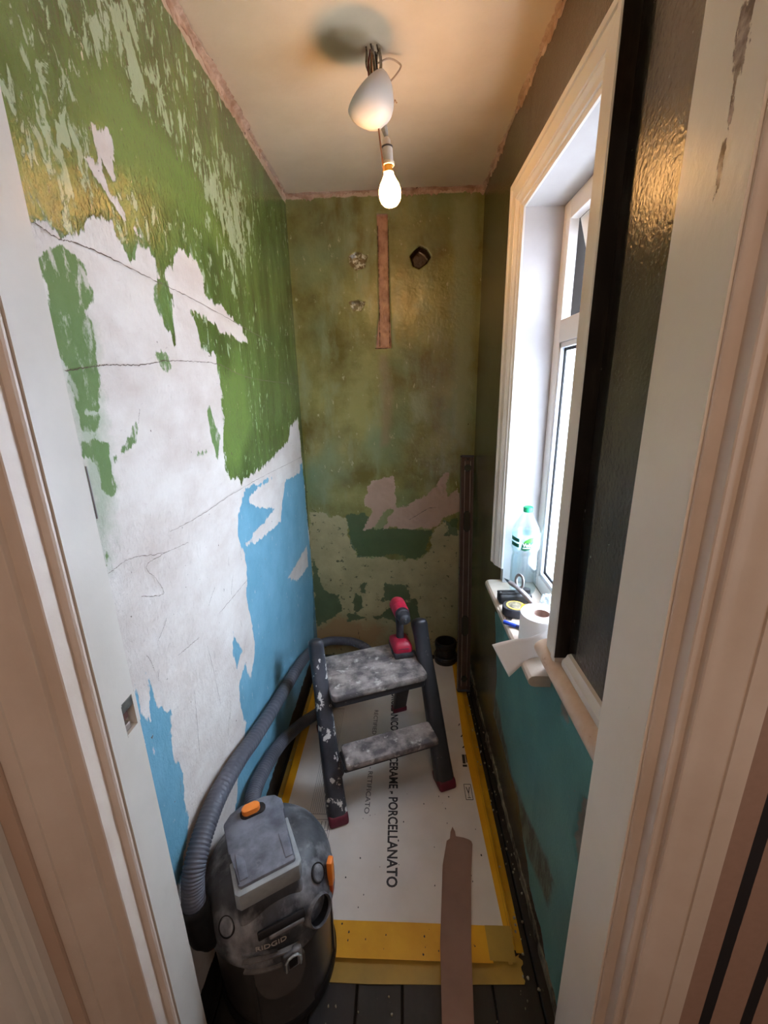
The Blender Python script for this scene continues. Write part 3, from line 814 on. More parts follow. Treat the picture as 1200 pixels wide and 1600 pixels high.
# reveal lining boards (two sides and head), real thickness
bm = bmesh.new()
box(bm, (XR, OY1, OZ0), (0.5165, OY1 + 0.03, OZ1 + 0.03))
W(bm, 'reveal', M_reveal)
bm = bmesh.new()
box(bm, (XR, OY0 - 0.03, OZ0), (0.5165, OY0, OZ1 + 0.03))
W(bm, 'reveal', M_reveal)
bm = bmesh.new()
box(bm, (XR, OY0, OZ1), (0.60, OY1, OZ1 + 0.03))
W(bm, 'reveal', M_reveal)
# outer masonry so no daylight leaks round the frame
bm = bmesh.new()
box(bm, (0.42, OY1 + 0.03, 0), (0.72, YB + 0.05, 2.4))
box(bm, (0.42, 0.50, 0), (0.72, OY0 - 0.03, 2.4))
box(bm, (0.42, OY0 - 0.03, 0), (0.72, OY1 + 0.03, OZ0 - 0.04))
box(bm, (0.42, OY0 - 0.03, OZ1 + 0.03), (0.72, OY1 + 0.03, 2.4))
box(bm, (0.517, OY1 - 0.002, OZ0 - 0.05), (0.72, OY1 + 0.04, OZ1 + 0.04))
box(bm, (0.517, OY0 - 0.04, OZ0 - 0.05), (0.72, OY0, OZ1 + 0.04))
box(bm, (0.517, OY0 - 0.04, OZ0 - 0.05), (0.72, OY1 + 0.04, OZ0 - 0.002))
box(bm, (0.517, OY0 - 0.04, OZ1 + 0.002), (0.72, OY1 + 0.04, OZ1 + 0.05))
box(bm, (XL - 0.16, 0.50, -0.06), (XL - 0.03, YB + 0.2, 2.46))
box(bm, (XL - 0.10, YB + 0.07, -0.06), (0.60, YB + 0.2, 2.46))
box(bm, (XL - 0.10, 0.50, ZC + 0.04), (0.60, YB + 0.1, ZC + 0.12))
box(bm, (0.40, 0.44, -0.08), (0.60, YB + 0.1, -0.0))
struct(fin(bm, 'wall_outer', mat('outer_brick', sc(24, 18, 18), sc(16, 13, 14), rough=0.9), smooth=False))
# plastic frame: outer ring with rebate, transom
FX0, FX1 = 0.487, 0.515
FW = 0.052
TZ0, TZ1 = 1.625, 1.690
def ring(bm, x0, x1, y0, y1, z0, z1, w, bev=0.004):
    box(bm, (x0, y0, z0), (x1, y0 + w, z1), bev)
    box(bm, (x0, y1 - w, z0), (x1, y1, z1), bev)
    box(bm, (x0, y0 + w - 0.001, z1 - w), (x1, y1 - w + 0.001, z1), bev)
    box(bm, (x0, y0 + w - 0.001, z0), (x1, y1 - w + 0.001, z0 + w), bev)
bm = bmesh.new()
ring(bm, FX0, FX1, OY0, OY1, OZ0, OZ1, FW)
W(bm, 'outer_frame', M_upvc)
bm = bmesh.new()
box(bm, (FX0 - 0.002, OY0 + FW - 0.002, TZ0), (FX1, OY1 - FW + 0.002, TZ1), 0.004)
W(bm, 'transom', M_upvc)
# glazing bead around the lower light, dark gasket, obscured pane
bm = bmesh.new()
y0, y1, z0, z1 = OY0 + FW, OY1 - FW, OZ0 + FW, TZ0
for a in (((FX0 + 0.002, y0, z0), (FX0 + 0.014, y0 + 0.016, z1)), ((FX0 + 0.002, y1 - 0.016, z0), (FX0 + 0.014, y1, z1)),
          ((FX0 + 0.002, y0, z0), (FX0 + 0.014, y1, z0 + 0.016)), ((FX0 + 0.002, y0, z1 - 0.016), (FX0 + 0.014, y1, z1))):
    box(bm, a[0], a[1], 0.003)
W(bm, 'glazing_bead', mat('glazing_bead_plastic', sc(226, 228, 234), rough=0.25))
bm = bmesh.new()
ring(bm, FX0 + 0.014, FX0 + 0.018, y0 + 0.002, y1 - 0.002, z0 + 0.002, z1 - 0.002, 0.022, 0)
W(bm, 'gasket', M_black)
g = NT('obscured_glass')
g.t.nodes.remove(g.b)
tr = g.n('ShaderNodeBsdfTransparent'); tr.inputs[0].default_value = (0.86, 0.92, 0.98, 1)
tl = g.n('ShaderNodeBsdfTranslucent'); tl.inputs[0].default_value = (0.84, 0.90, 0.98, 1)
gl = g.n('ShaderNodeBsdfGlossy'); gl.inputs['Roughness'].default_value = 0.15
m1_ = g.n('ShaderNodeMixShader'); m1_.inputs[0].default_value = 0.55
m2_ = g.n('ShaderNodeMixShader'); m2_.inputs[0].default_value = 0.06
g.t.links.new(tr.outputs[0], m1_.inputs[1]); g.t.links.new(tl.outputs[0], m1_.inputs[2])
g.t.links.new(m1_.outputs[0], m2_.inputs[1]); g.t.links.new(gl.outputs[0], m2_.inputs[2])
g.t.links.new(m2_.outputs[0], g.out.inputs[0])
g.put(tl.inputs['Normal'], g.bump(g.noise(60, 3, 0.5, (1, 1, 0.5)), 0.6, 0.004))
M_obs = g.m
bm = bmesh.new()
box(bm, (FX0 + 0.0185, y0 + 0.001, z0 + 0.001), (FX0 + 0.0235, y1 - 0.001, z1 - 0.001))
W(bm, 'lower_pane', M_obs, smooth=False)
# top-hung fanlight, standing open
fan = bpy.data.objects.new('fanlight', None)
COL.objects.link(fan)
fan.parent = win
fan.location = (FX1 + 0.003 - 0.49, 0, OZ1 - FW + 0.010 - OZ0)
fan.rotation_euler = (0, R(-17), 0)
hh = (OZ1 - FW) - TZ1 + 0.022
bm = bmesh.new()
ring(bm, 0.0, 0.045, y0 - 1.204 - 0.012, y1 - 1.204 + 0.012, -hh + 0.004, -0.004, 0.050)
fin(bm, 'sash', M_upvc, fan)
bm = bmesh.new()
ring(bm, -0.004, 0.012, y0 - 1.204 + 0.026, y1 - 1.204 - 0.026, -hh + 0.04, -0.04, 0.016, 0.002)
fin(bm, 'sash_bead', M_upvc, fan)
bm = bmesh.new()
box(bm, (0.022, y0 - 1.204 + 0.030, -hh + 0.05), (0.027, y1 - 1.204 - 0.030, -0.05))
fin(bm, 'fanlight_pane', M_obs, fan, smooth=False)

# architrave round the opening: three lengths, moulded from 30 mm proud at the outer edge to the wall face at the opening
def arch_prof():
    # (distance outwards from the opening edge, how far proud of the wall)
    return [(0.0, 0.0), (0.0, 0.006), (0.006, 0.009), (0.010, 0.009), (0.012, 0.013), (0.022, 0.015), (0.030, 0.021), (0.034, 0.021), (0.036, 0.0235), (0.066, 0.0255), (0.068, 0.029), (0.080, 0.030), (0.084, 0.027), (0.084, 0.0)]
def arch(poly3):
    """sweep the moulding along corner points, mitred; poly3: list of (opening corner, outward dir(s))"""
    bm = bmesh.new()
    rings = []
    for c, d in poly3:
        rings.append([bm.verts.new((XR - pr, c[0] + d[0] * w, c[1] + d[1] * w)) for w, pr in arch_prof()])
    for A, B in zip(rings, rings[1:]):
        for i in range(len(A) - 1):
            bm.faces.new((A[i], A[i + 1], B[i + 1], B[i]))
    bm.faces.new(rings[0]); bm.faces.new(rings[-1][::-1])
    return bm
NW = 1.30   # the near leg is a little wider
ar = bpy.data.objects.new('trim_6', None)
COL.objects.link(ar); ar.location = (0, 0, 0); struct(ar)
fin(arch([((OY1, 0.855), (1, 0)), ((OY1, OZ1), (1, 1))]), 'architrave', M_frame, ar, angle=18)
fin(arch([((OY1, OZ1), (1, 1)), ((OY0, OZ1), (-NW, 1))]), 'architrave', M_frame, ar, angle=18)
fin(arch([((OY0, OZ1), (-NW, 1)), ((OY0, 0.893), (-NW, 0))]), 'architrave', M_frame, ar, angle=18)

bm = bmesh.new()
box(bm, (0.3462, 0.8440, 0.905), (XR + 0.002, 0.8459, 2.09))
fin(bm, 'architrave_edge', mat('black_painted_edge', sc(24, 21, 19), sc(54, 46, 40), rough=0.4, scale=40, lo=0.5, hi=0.7, stretch=(1, 1, 0.15)), ar, smooth=False)['label'] = 'black painted outer edge'

# window board with rounded nosing
M_sill = mat('chipped_sill_paint', sc(206, 196, 184), sc(188, 168, 150), rough=0.4, scale=9, bump=0.3, bscale=50, c3=sc(120, 92, 76), scale3=28, lo3=0.70, hi3=0.72)
bm = bmesh.new()
nose = [(0.487, 0.768), (0.335, 0.768), (0.325, 0.771), (0.319, 0.777), (0.317, 0.784), (0.319, 0.792), (0.325, 0.798), (0.334, 0.800), (0.487, 0.800)]
bm2 = bm
prism(bm, nose, 'y', OY0 + 0.0005, OY1 - 0.0005)
prism(bm, [(x if x < 0.40 else 0.3745, z) for x, z in nose], 'y', 0.917, OY0 + 0.0005)
prism(bm, [(x if x < 0.40 else 0.3745, z) for x, z in nose], 'y', OY1 - 0.0005, 1.478)
struct(fin(bm, 'trim_7', M_sill, angle=30))
# dado rail running from the window to the door, rounded, flaking
M_rail = mat('old_rail_paint', sc(214, 196, 178), sc(196, 162, 134), rough=0.42, scale=12, bump=0.35, bscale=40, c3=sc(170, 128, 100), scale3=22, lo3=0.62, hi3=0.70)
bm = bmesh.new()
prism(bm, [(0.375, 0.850), (0.347, 0.850), (0.340, 0.853), (0.3355, 0.860), (0.334, 0.868), (0.3365, 0.876), (0.343, 0.883), (0.352, 0.888), (0.375, 0.892)], 'y', 0.551, 0.945, 0.0)
struct(fin(bm, 'trim_8', M_rail, angle=30))
bm = bmesh.new()
prism(bm, [(0.375, 0.8925), (0.362, 0.8925), (0.357, 0.896), (0.3555, 0.903), (0.357, 0.912), (0.363, 0.918), (0.367, 0.926), (0.375, 0.928)], 'y', 0.551, 0.826, 0.0)
struct(fin(bm, 'trim_9', M_frame, angle=30))

# neighbour's dark timber outhouse and branches beyond the window
bm = bmesh.new()
box(bm, (1.6, 5.2, -1.0), (4.2, 5.4, 3.6))
out = root('outhouse', 'dark timber outhouse wall beyond the open fanlight', 'building', (2.9, 5.3, -1.0))
bmesh.ops.transform(bm, matrix=Matrix.Translation((-2.9, -5.3, 1.0)), verts=bm.verts)
M_shed = mat('dark_weathered_timber', sc(70, 56, 54), sc(46, 38, 40), rough=0.8, scale=4, stretch=(6, 1, 1))
fin(bm, 'wall_panel', M_shed, out, smooth=False)
for k in range(12):
    bm = bmesh.new()
    x0 = -1.3 + k * 0.217
    box(bm, (x0 + 0.006, -0.125, 0), (x0 + 0.211, -0.1005, 4.6), 0.004, 1)
    fin(bm, 'plank', M_shed, out, smooth=False)
bm = bmesh.new()
box(bm, (0.6, -8, -1.1), (14, 14, -1.0))
struct(fin(bm, 'ground', mat('yard_paving', sc(120, 116, 110), rough=0.9), smooth=False))

# ---------------------------------------------------------------- pendant light
pl = root('pendant_light', 'bare glowing bulb hanging from the ceiling on a cord with a white cup', 'light', (-0.061, 1.364, ZC))
def PL(bm, name, m, par=None, angle=35):
    bmesh.ops.transform(bm, matrix=Matrix.Translation(-Vector((-0.061, 1.364, ZC))), verts=bm.verts)
    return fin(bm, name, m, par or pl, None, angle)
top = Vector((-0.0615, 1.364, ZC + 0.01))
HT = Vector((-0.029, 1.352, 2.140))
HB = Vector((-0.0255, 1.351, 2.080))
ax = (HB - HT).normalized()
def frame_at(p, d):
    return Matrix.Translation(p) @ d.to_track_quat('Z', 'Y').to_matrix().to_4x4()
M_holder = mat('old_white_plastic', sc(206, 198, 184), rough=0.35)
M_cord = mat('grey_white_cord', sc(176, 166, 152), sc(140, 128, 114), rough=0.5, scale=30)
bm = bmesh.new()
cpts = spline([top, (-0.055, 1.366, 2.28), (-0.052, 1.36, 2.22), (-0.044, 1.356, 2.185), (-0.034, 1.350, 2.160), tuple(HT)], 28)
sweep(bm, cpts, circ(0.0042, 8), [1.0 if i < 14 else 1.0 + 1.1 * math.sin(min(1, (i - 14) / 13.0) * math.pi) for i in range(28)], (0, 1, 0))
PL(bm, 'cord', M_cord)
for nm, c, dx, dy, bot in (('red_wire', sc(120, 44, 28), -0.010, -0.012, 2.215), ('black_wire', sc(24, 20, 18), 0.010, 0.004, 2.26), ('bare_wire', sc(150, 96, 60), -0.002, -0.016, 2.06)):
    bm = bmesh.new()
    wp = spline([(-0.061 + dx * 0.6, 1.364 + dy * 0.5, ZC), (-0.061 + dx * 1.2, 1.362 + dy, 2.285), (-0.056 + dx, 1.360 + dy, 2.24), (-0.052 + dx * 0.9, 1.356 + dy, 2.2)] + ([(-0.045 + dx, 1.353 + dy, 2.14), (-0.0375, 1.350 - 0.009, bot)] if bot < 2.1 else [(-0.050 + dx * .5, 1.356 + dy * .5, bot - 0.03)]), 20)
    sweep(bm, wp, circ(0.0020, 6), None, (0, 1, 0))
    PL(bm, nm, mat(nm + '_sleeve', c, rough=0.5))
# second, shorter run of red-brown wires and the frayed bundle at the hole
bm = bmesh.new()
for k in range(7):
    a = k * 0.9
    wp = spline([(-0.061 + 0.018 * math.cos(a), 1.362 + 0.016 * math.sin(a), ZC + 0.004), (-0.058 + 0.020 * math.cos(a + 0.3), 1.360 + 0.012 * math.sin(a), 2.30), (-0.054 + 0.010 * math.cos(a), 1.360, 2.27 - 0.006 * (k % 3))], 9)
    sweep(bm, wp, circ(0.0022, 6), None, (0, 1, 0))
PL(bm, 'wire_bundle', mat('frayed_wires', sc(70, 50, 38), sc(170, 150, 120), rough=0.6, scale=60))
bm = bmesh.new()
wp = spline([(-0.050, 1.366, 2.305), (-0.02, 1.372, 2.318), (0.006, 1.380, 2.312), (0.010, 1.372, 2.298), (-0.008, 1.362, 2.272), (-0.036, 1.358, 2.248)], 26)
sweep(bm, wp, circ(0.0024, 7), None, (0, 1, 0))
PL(bm, 'looped_wire', mat('white_wire', sc(200, 176, 150), rough=0.5))
bm = bmesh.new()
wp = []
for i in range(60):
    t = i / 59.0
    a = t * 2 * math.pi * 4
    wp.append(Vector((-0.030 + 0.030 * t, 1.358 + 0.003 * math.cos(a), 2.222 + 0.003 * math.sin(a) - 0.002 * t)))
sweep(bm, wp, circ(0.0010, 5), None, (0, 0, 1))
PL(bm, 'coiled_wire', mat('coiled_copper', sc(170, 120, 84), rough=0.35, metal=0.6))
# ceiling rose cup slid down the cord, tipped over
cupax = Vector((0.60, 0.10, -0.76)).normalized()
bm = bmesh.new()
prof = [(0.0, 0.088), (0.010, 0.0875), (0.022, 0.084), (0.033, 0.076), (0.043, 0.064), (0.052, 0.048), (0.058, 0.034), (0.061, 0.020), (0.0615, 0.008), (0.060, 0.0),
        (0.057, 0.001), (0.0575, 0.018), (0.054, 0.032), (0.048, 0.046), (0.039, 0.060), (0.029, 0.070), (0.018, 0.077), (0.0, 0.080)]
lathe(bm, [(r * 1.02, z_ * 0.90) for r, z_ in prof], 40, frame_at(Vector((-0.078, 1.330, 2.226)), cupax))
PL(bm, 'cup_cover', mat('white_cup_plastic', sc(206, 200, 192), rough=0.42), angle=50)
# lamp holder, its collar and ring, then the bulb
bm = bmesh.new()
L = (HB - HT).length
lathe(bm, [(0.0, 0.0), (0.007, 0.0), (0.010, 0.006), (0.0105, 0.018), (0.0135, 0.022), (0.0145, 0.026), (0.0145, L - 0.004), (0.0135, L), (0.0, L)], 24, frame_at(HT, ax))
hd = PL(bm, 'lamp_holder', M_holder)
bm = bmesh.new()
lathe(bm, [(0.0135, 0.0195), (0.0152, 0.0205), (0.0152, 0.0235), (0.0135, 0.0245)], 24, frame_at(HT, ax))
PL(bm, 'collar_ring', mat('dark_ring', sc(60, 56, 52), rough=0.5), hd)
bm = bmesh.new()
lathe(bm, [(0.0140, L - 0.006), (0.0168, L - 0.004), (0.0168, L + 0.003), (0.0140, L + 0.004)], 24, frame_at(HT, ax))
PL(bm, 'skirt_ring', M_holder, hd)
bm = bmesh.new()
lathe(bm, [(0.0, 0.0), (0.011, 0.0), (0.0112, 0.012), (0.0128, 0.016), (0.0128, 0.020)], 24, frame_at(HB, ax))
PL(bm, 'bulb_cap', mat('brass_cap', sc(196, 160, 80), rough=0.35, metal=0.8))
g = NT('glowing_bulb_glass')
g.set(color=(1, 0.9, 0.7, 1), emis=(1.0, 0.50, 0.16, 1), estr=1.0)
bulb_area = 4 * math.pi * 0.028 ** 2
g.b.inputs['Emission Strength'].default_value = BULB_POWER
bm = bmesh.new()
lathe(bm, [(0.0122, 0.016), (0.0140, 0.026), (0.019, 0.036), (0.0255, 0.047), (0.0290, 0.058), (0.0300, 0.068), (0.0290, 0.078), (0.0255, 0.087), (0.019, 0.0945), (0.010, 0.0985), (0.0, 0.0995)], 32, frame_at(HB, ax))
PL(bm, 'bulb', g.m, angle=80)

# ---------------------------------------------------------------- white corrugated board taped to the floor
bd = root('floor_protection_board', 'large white printed board taped over the floor with yellow tape', 'board', (-0.07, 1.4, 0.0))
def BD(bm, name, m, par=None, smooth=False):
    bmesh.ops.transform(bm, matrix=Matrix.Translation((0.07, -1.4, 0)), verts=bm.verts)
    return fin(bm, name, m, par or bd, smooth)
M_card = mat('white_printed_card', sc(216, 208, 200), sc(204, 195, 186), rough=0.55, scale=4, bump=0.1, bscale=30, c3=sc(120, 110, 104), scale3=16, lo3=0.74, hi3=0.78)
bm = bmesh.new()
box(bm, (-0.452, 0.775, -0.004), (0.300, 2.10, 0.009), 0.001, 1)
BD(bm, 'board_panel', M_card)
M_tape = mat('yellow_tape', sc(222, 166, 32), sc(206, 148, 24), rough=0.38, scale=8, bump=0.25, bscale=40, c3=sc(150, 104, 30), scale3=24, lo3=0.72, hi3=0.75)
M_tape2 = mat('thin_yellow_tape', sc(172, 140, 56), sc(150, 124, 56), rough=0.42, scale=8, bump=0.25, bscale=40)
def tape(name, pts, z0, z1, m, label=None):
    bm = bmesh.new()
    prism(bm, pts, 'z', z0, z1)
    o = BD(bm, name, m)
    if label:
        o['label'] = label
def rag_edge(a, b, n, amp, seed):
    rnd = random.Random(seed)
    out = []
    for i in range(n + 1):
        t = i / n
        d = Vector((b[0] - a[0], b[1] - a[1]))
        nrm = Vector((-d.y, d.x)).normalized()
        off = rnd.uniform(-amp, amp) if 0 < i < n else 0
        out.append((a[0] + d.x * t + nrm.x * off, a[1] + d.y * t + nrm.y * off))
    return out
# right side: inner band on the board, folded outer band down to the floor
tape('tape_strip', [(0.283, 0.83), (0.301, 0.83), (0.3005, 1.4), (0.301, 2.09), (0.282, 2.09), (0.264, 1.5)], 0.0091, 0.0098, M_tape)
bm = bmesh.new()
for (x0, z0, x1, z1) in ((0.2955, 0.0099, 0.3045, 0.0095), (0.3045, 0.0095, 0.3075, -0.0025), (0.3075, -0.0025, 0.328, -0.0030)):
    ys = [0.792, 1.0, 1.3, 1.6, 2.09]
    for ya, yb in zip(ys, ys[1:]):
        q = [bm.verts.new((x0, ya, z0)), bm.verts.new((x1, ya, z1)), bm.verts.new((x1, yb, z1)), bm.verts.new((x0, yb, z0))]
        bm.faces.new(q)
        q2 = [bm.verts.new((v.co.x, v.co.y, v.co.z - 0.0004)) for v in q]
        bm.faces.new(q2[::-1])
BD(bm, 'tape_strip', mat('yellow_tape_side', sc(196, 150, 24), sc(170, 126, 20), rough=0.4, scale=9, bump=0.3, bscale=30))
# left side
tape('tape_strip', [(-0.462, 0.80), (-0.436, 0.80), (-0.428, 2.09), (-0.462, 2.09)], 0.0091, 0.0098, M_tape)
tape('tape_strip', [(-0.488, 0.80), (-0.456, 0.80), (-0.456, 2.05), (-0.482, 2.05)], -0.0038, -0.0032, M_tape2)
# front: broad bright strip and the thin one that holds it down, with a torn right end
tape('tape_strip', [(-0.456, 0.846), (-0.3, 0.849), (0.02, 0.8475), (0.236, 0.8455), (0.238, 0.762), (0.0, 0.763), (-0.456, 0.765)], 0.0094, 0.0102, M_tape)
torn = rag_edge((0.312, 0.728), (0.315, 0.790), 9, 0.006, 3)
tape('tape_strip', [(-0.456, 0.7745), (-0.456, 0.722), (-0.1, 0.718), (0.1, 0.722)] + torn + [(0.288, 0.776), (0.10, 0.7745)], -0.0036, -0.0026, M_tape2)
tape('tape_strip', [(0.230, 0.846), (0.230, 0.768)] + [(0.300, 0.765)] + [(0.301, 0.846)], 0.0098, 0.0106, M_tape2)
torn = rag_edge((0.288, 0.760), (0.306, 0.838), 10, 0.005, 9)
tape('tape_strip', [(0.2785, 0.760)] + torn + [(0.2785, 0.838)], 0.0103, 0.0109, M_tape2)
# printed lettering and pictograms
FONT = None
def text(name, s, size, m, par, loc, rot, align='LEFT', sx=1.0, ext=0.0, bold=0.0):
    cu = bpy.data.curves.new(name + '_c', 'FONT')
    cu.body = s
    cu.size = size
    cu.align_x = align
    cu.align_y = 'CENTER'
    cu.extrude = ext
    cu.offset = bold
    cu.resolution_u = 3
    tmp = bpy.data.objects.new('tmp', cu)
    COL.objects.link(tmp)
    bpy.context.view_layer.update()
    me = bpy.data.meshes.new_from_object(tmp.evaluated_get(bpy.context.evaluated_depsgraph_get()))
    bpy.data.objects.remove(tmp, do_unlink=True)
    me.name = name
    me.transform(Matrix.Diagonal((sx, 1, 1, 1)))
    me.materials.clear()
    o = link(me, name, m, par)
    o.location = loc
    o.rotation_euler = rot
    return o, me
M_ink = mat('black_print', sc(44, 42, 44), rough=0.6)
M_ink2 = mat('grey_print', sc(92, 88, 88), rough=0.6)
def fit_text(s, length, size, m, par, loc, rot, bold=0.0, ext=0.0):
    o, me = text('printed_lettering', s, size, m, par, loc, rot, 'LEFT', 1.0, ext, bold)
    xs = [v.co.x for v in me.vertices]
    k = length / (max(xs) - min(xs))
    me.transform(Matrix.Diagonal((k, 1, 1, 1)))
    return o
LZ = 0.00925
fit_text('PORCELANICO - GRES CERAME - PORCELLANATO', 0.90, 0.047, M_ink, bd, (-0.041 + 0.07, 1.838 - 1.4, LZ), (0, 0, R(-90)), 0.0013)
fit_text('RECTIFIED - RECTIFIE - RETIFICATO', 0.52, 0.026, M_ink2, bd, (-0.128 + 0.07, 1.695 - 1.4, LZ), (0, 0, R(-91)), 0.0002)
# ruled table at the left of the board
bm = bmesh.new()
def rule(x0, y0, x1, y1, w=0.0012, z=LZ):
    a, b = Vector((x0, y0)), Vector((x1, y1))
    d = (b - a).normalized()
    nn = Vector((-d.y, d.x)) * w / 2
    q = [a - nn, a + nn, b + nn, b - nn]
    prism(bm, [(p.x, p.y) for p in q], 'z', z - 0.0004, z + 0.0002)
for i in range(9):
    x0 = -0.345 + i * 0.0075
    rule(x0, 1.168, x0, 1.70, 0.0009)
rule(-0.348, 1.168, -0.282, 1.168); rule(-0.348, 1.70, -0.282, 1.70)
rule(-0.345, 1.148, -0.270, 1.148); rule(-0.345, 1.108, -0.270, 1.108); rule(-0.345, 1.108, -0.345, 1.148); rule(-0.270, 1.108, -0.270, 1.148)
for i in range(5):
    rule(-0.335 + i * 0.0135, 1.114, -0.335 + i * 0.0135, 1.142, 0.0022)
rule(-0.266, 0.93, -0.262, 1.15); rule(-0.272, 0.93, -0.268, 1.15)
for i in range(4):
    rule(-0.335 + i * 0.016, 0.95, -0.335 + i * 0.016, 1.10, 0.0009)
BD(bm, 'printed_table', M_ink2)
bm = bmesh.new()
rule(0.256, 1.60, 0.262, 1.612, 0.004)
rule(0.258, 1.535, 0.272, 1.552, 0.006)
rule(0.257, 1.475, 0.270, 1.488, 0.006)
rule(0.252, 1.395, 0.254, 1.44, 0.012); rule(0.244, 1.385, 0.262, 1.385, 0.010); rule(0.264, 1.40, 0.264, 1.44, 0.004)
for a in ((0.236, 1.235, 0.236, 1.30), (0.262, 1.235, 0.262, 1.30), (0.236, 1.235, 0.262, 1.235), (0.236, 1.30, 0.262, 1.30)):
    rule(*a, w=0.0022)
rule(0.249, 1.262, 0.243, 1.288, 0.003); rule(0.249, 1.262, 0.256, 1.288, 0.003); rule(0.249, 1.243, 0.249, 1.262, 0.002); rule(0.243, 1.243, 0.255, 1.243, 0.002)
BD(bm, 'printed_symbols', M_ink)
bm = bmesh.new()
rnd = random.Random(21)
for i in range(46):
    x, y = rnd.uniform(-0.2, 0.27), rnd.uniform(0.87, 1.3)
    if rnd.random() < 0.35:
        x, y = rnd.uniform(-0.2, 0.23), rnd.uniform(0.77, 0.84)
        z = 0.0105
    else:
        z = 0.0094
    r = rnd.uniform(0.0008, 0.0026)
    pts = [(x + r * math.cos(t) * rnd.uniform(.6, 1.3), y + 1.5 * r * math.sin(t) * rnd.uniform(.6, 1.3)) for t in (0, 1.2, 2.5, 3.7, 5)]
    prism(bm, pts, 'z', z - 0.0005, z + 0.0004)
o = BD(bm, 'grit', M_ink)
o['kind'] = 'stuff'

# torn strip of brown card lying on the board
bm = bmesh.new()
pts = [(0.083, 0.50), (0.100, 0.80), (0.125, 1.0), (0.146, 1.078), (0.158, 1.086), (0.162, 1.108), (0.171, 1.127), (0.178, 1.110), (0.179, 1.094), (0.205, 1.090), (0.222, 1.084), (0.230, 1.078), (0.232, 1.068), (0.214, 0.98), (0.186, 0.80), (0.170, 0.655), (0.158, 0.50)]
pts = [(x - 0.006 * (1.1 - y), y) for x, y in pts]
n0 = len(pts)
A = [bm.verts.new((x, y, 0.0118 + 0.0010)) for x, y in pts]
B = [bm.verts.new((x, y, 0.0118 + 0.0034)) for x, y in pts]
bm.faces.new(A[::-1]); bm.faces.new(B)
for i in range(n0):
    bm.faces.new((A[i], A[(i + 1) % n0], B[(i + 1) % n0], B[i]))
o = fin(bm, 'cardboard_strip', mat('brown_card', sc(142, 112, 96), sc(130, 102, 88), rough=0.75, scale=10, bump=0.1), smooth=False)
tag(o, 'long torn strip of brown cardboard lying over the yellow tape', 'cardboard')

# black pipe collar at the back right corner
pc = root('waste_pipe_collar', 'black plastic waste pipe collar on the floor at the back right corner', 'pipe', (0.245, 2.085, 0.009))
bm = bmesh.new()
lathe(bm, [(0.0, 0.0), (0.060, 0.0), (0.062, 0.006), (0.062, 0.022), (0.056, 0.028), (0.055, 0.085), (0.060, 0.090), (0.061, 0.112), (0.057, 0.118), (0.050, 0.118), (0.049, 0.040), (0.0, 0.038)], 32)
bmesh.ops.transform(bm, matrix=Matrix.Diagonal((1, 0.9, 1.1, 1)), verts=bm.verts)
fin(bm, 'collar', mat('black_pipe_plastic', sc(20, 19, 20), sc(34, 30, 30), rough=0.4, scale=20), pc)
bm = bmesh.new()
lathe(bm, [(0.0628, 0.034), (0.0655, 0.037), (0.0655, 0.044), (0.0628, 0.047), (0.054, 0.047), (0.054, 0.034), (0.0628, 0.034)], 32)
fin(bm, 'clamp_band', mat('dull_band_metal', sc(70, 68, 70), rough=0.35, metal=0.8), pc)

# offcut on the floor behind the stool
bm = bmesh.new()
sweep(bm, spline([(-0.44, 1.98, 0.0152), (-0.36, 2.0, 0.0155), (-0.29, 2.02, 0.0152), (-0.24, 2.03, 0.0155)], 12), rrect(0.035, 0.012, 0.004), None, (0, 0, 1))
o = fin(bm, 'timber_offcut', mat('pale_offcut_timber', sc(140, 126, 96), sc(110, 98, 72), rough=0.7, scale=20))
tag(o, 'pale timber offcut lying under the hose in the back left corner', 'offcut')

# ---------------------------------------------------------------- step stool
st = root('step_stool', 'dusty dark grey plastic two-step stool standing on the white board', 'step stool', (-0.240, 1.150, 0.0095), R(20.4))
M_grey = mat('dark_grey_plastic', sc(44, 46, 50), sc(58, 60, 66), rough=0.42, scale=9, bump=0.15, bscale=80, c3=sc(150, 146, 142), scale3=24, lo3=0.66, hi3=0.74)
M_dust = mat('plaster_dusted_plastic', sc(160, 151, 146), sc(90, 85, 86), rough=0.8, scale=16, lo=0.40, hi=0.60, bump=0.3, bscale=60, c3=sc(190, 184, 178), scale3=26, lo3=0.58, hi3=0.68)
M_splash = mat('paint_splashed_plastic', sc(44, 46, 52), sc(70, 72, 80), rough=0.42, scale=9, bump=0.2, bscale=60, c3=sc(206, 204, 200), scale3=26, lo3=0.585, hi3=0.60, stretch=(1, 1, 0.7))
M_red = mat('dark_red_rubber', sc(104, 22, 44), sc(84, 18, 38), rough=0.5, scale=20)
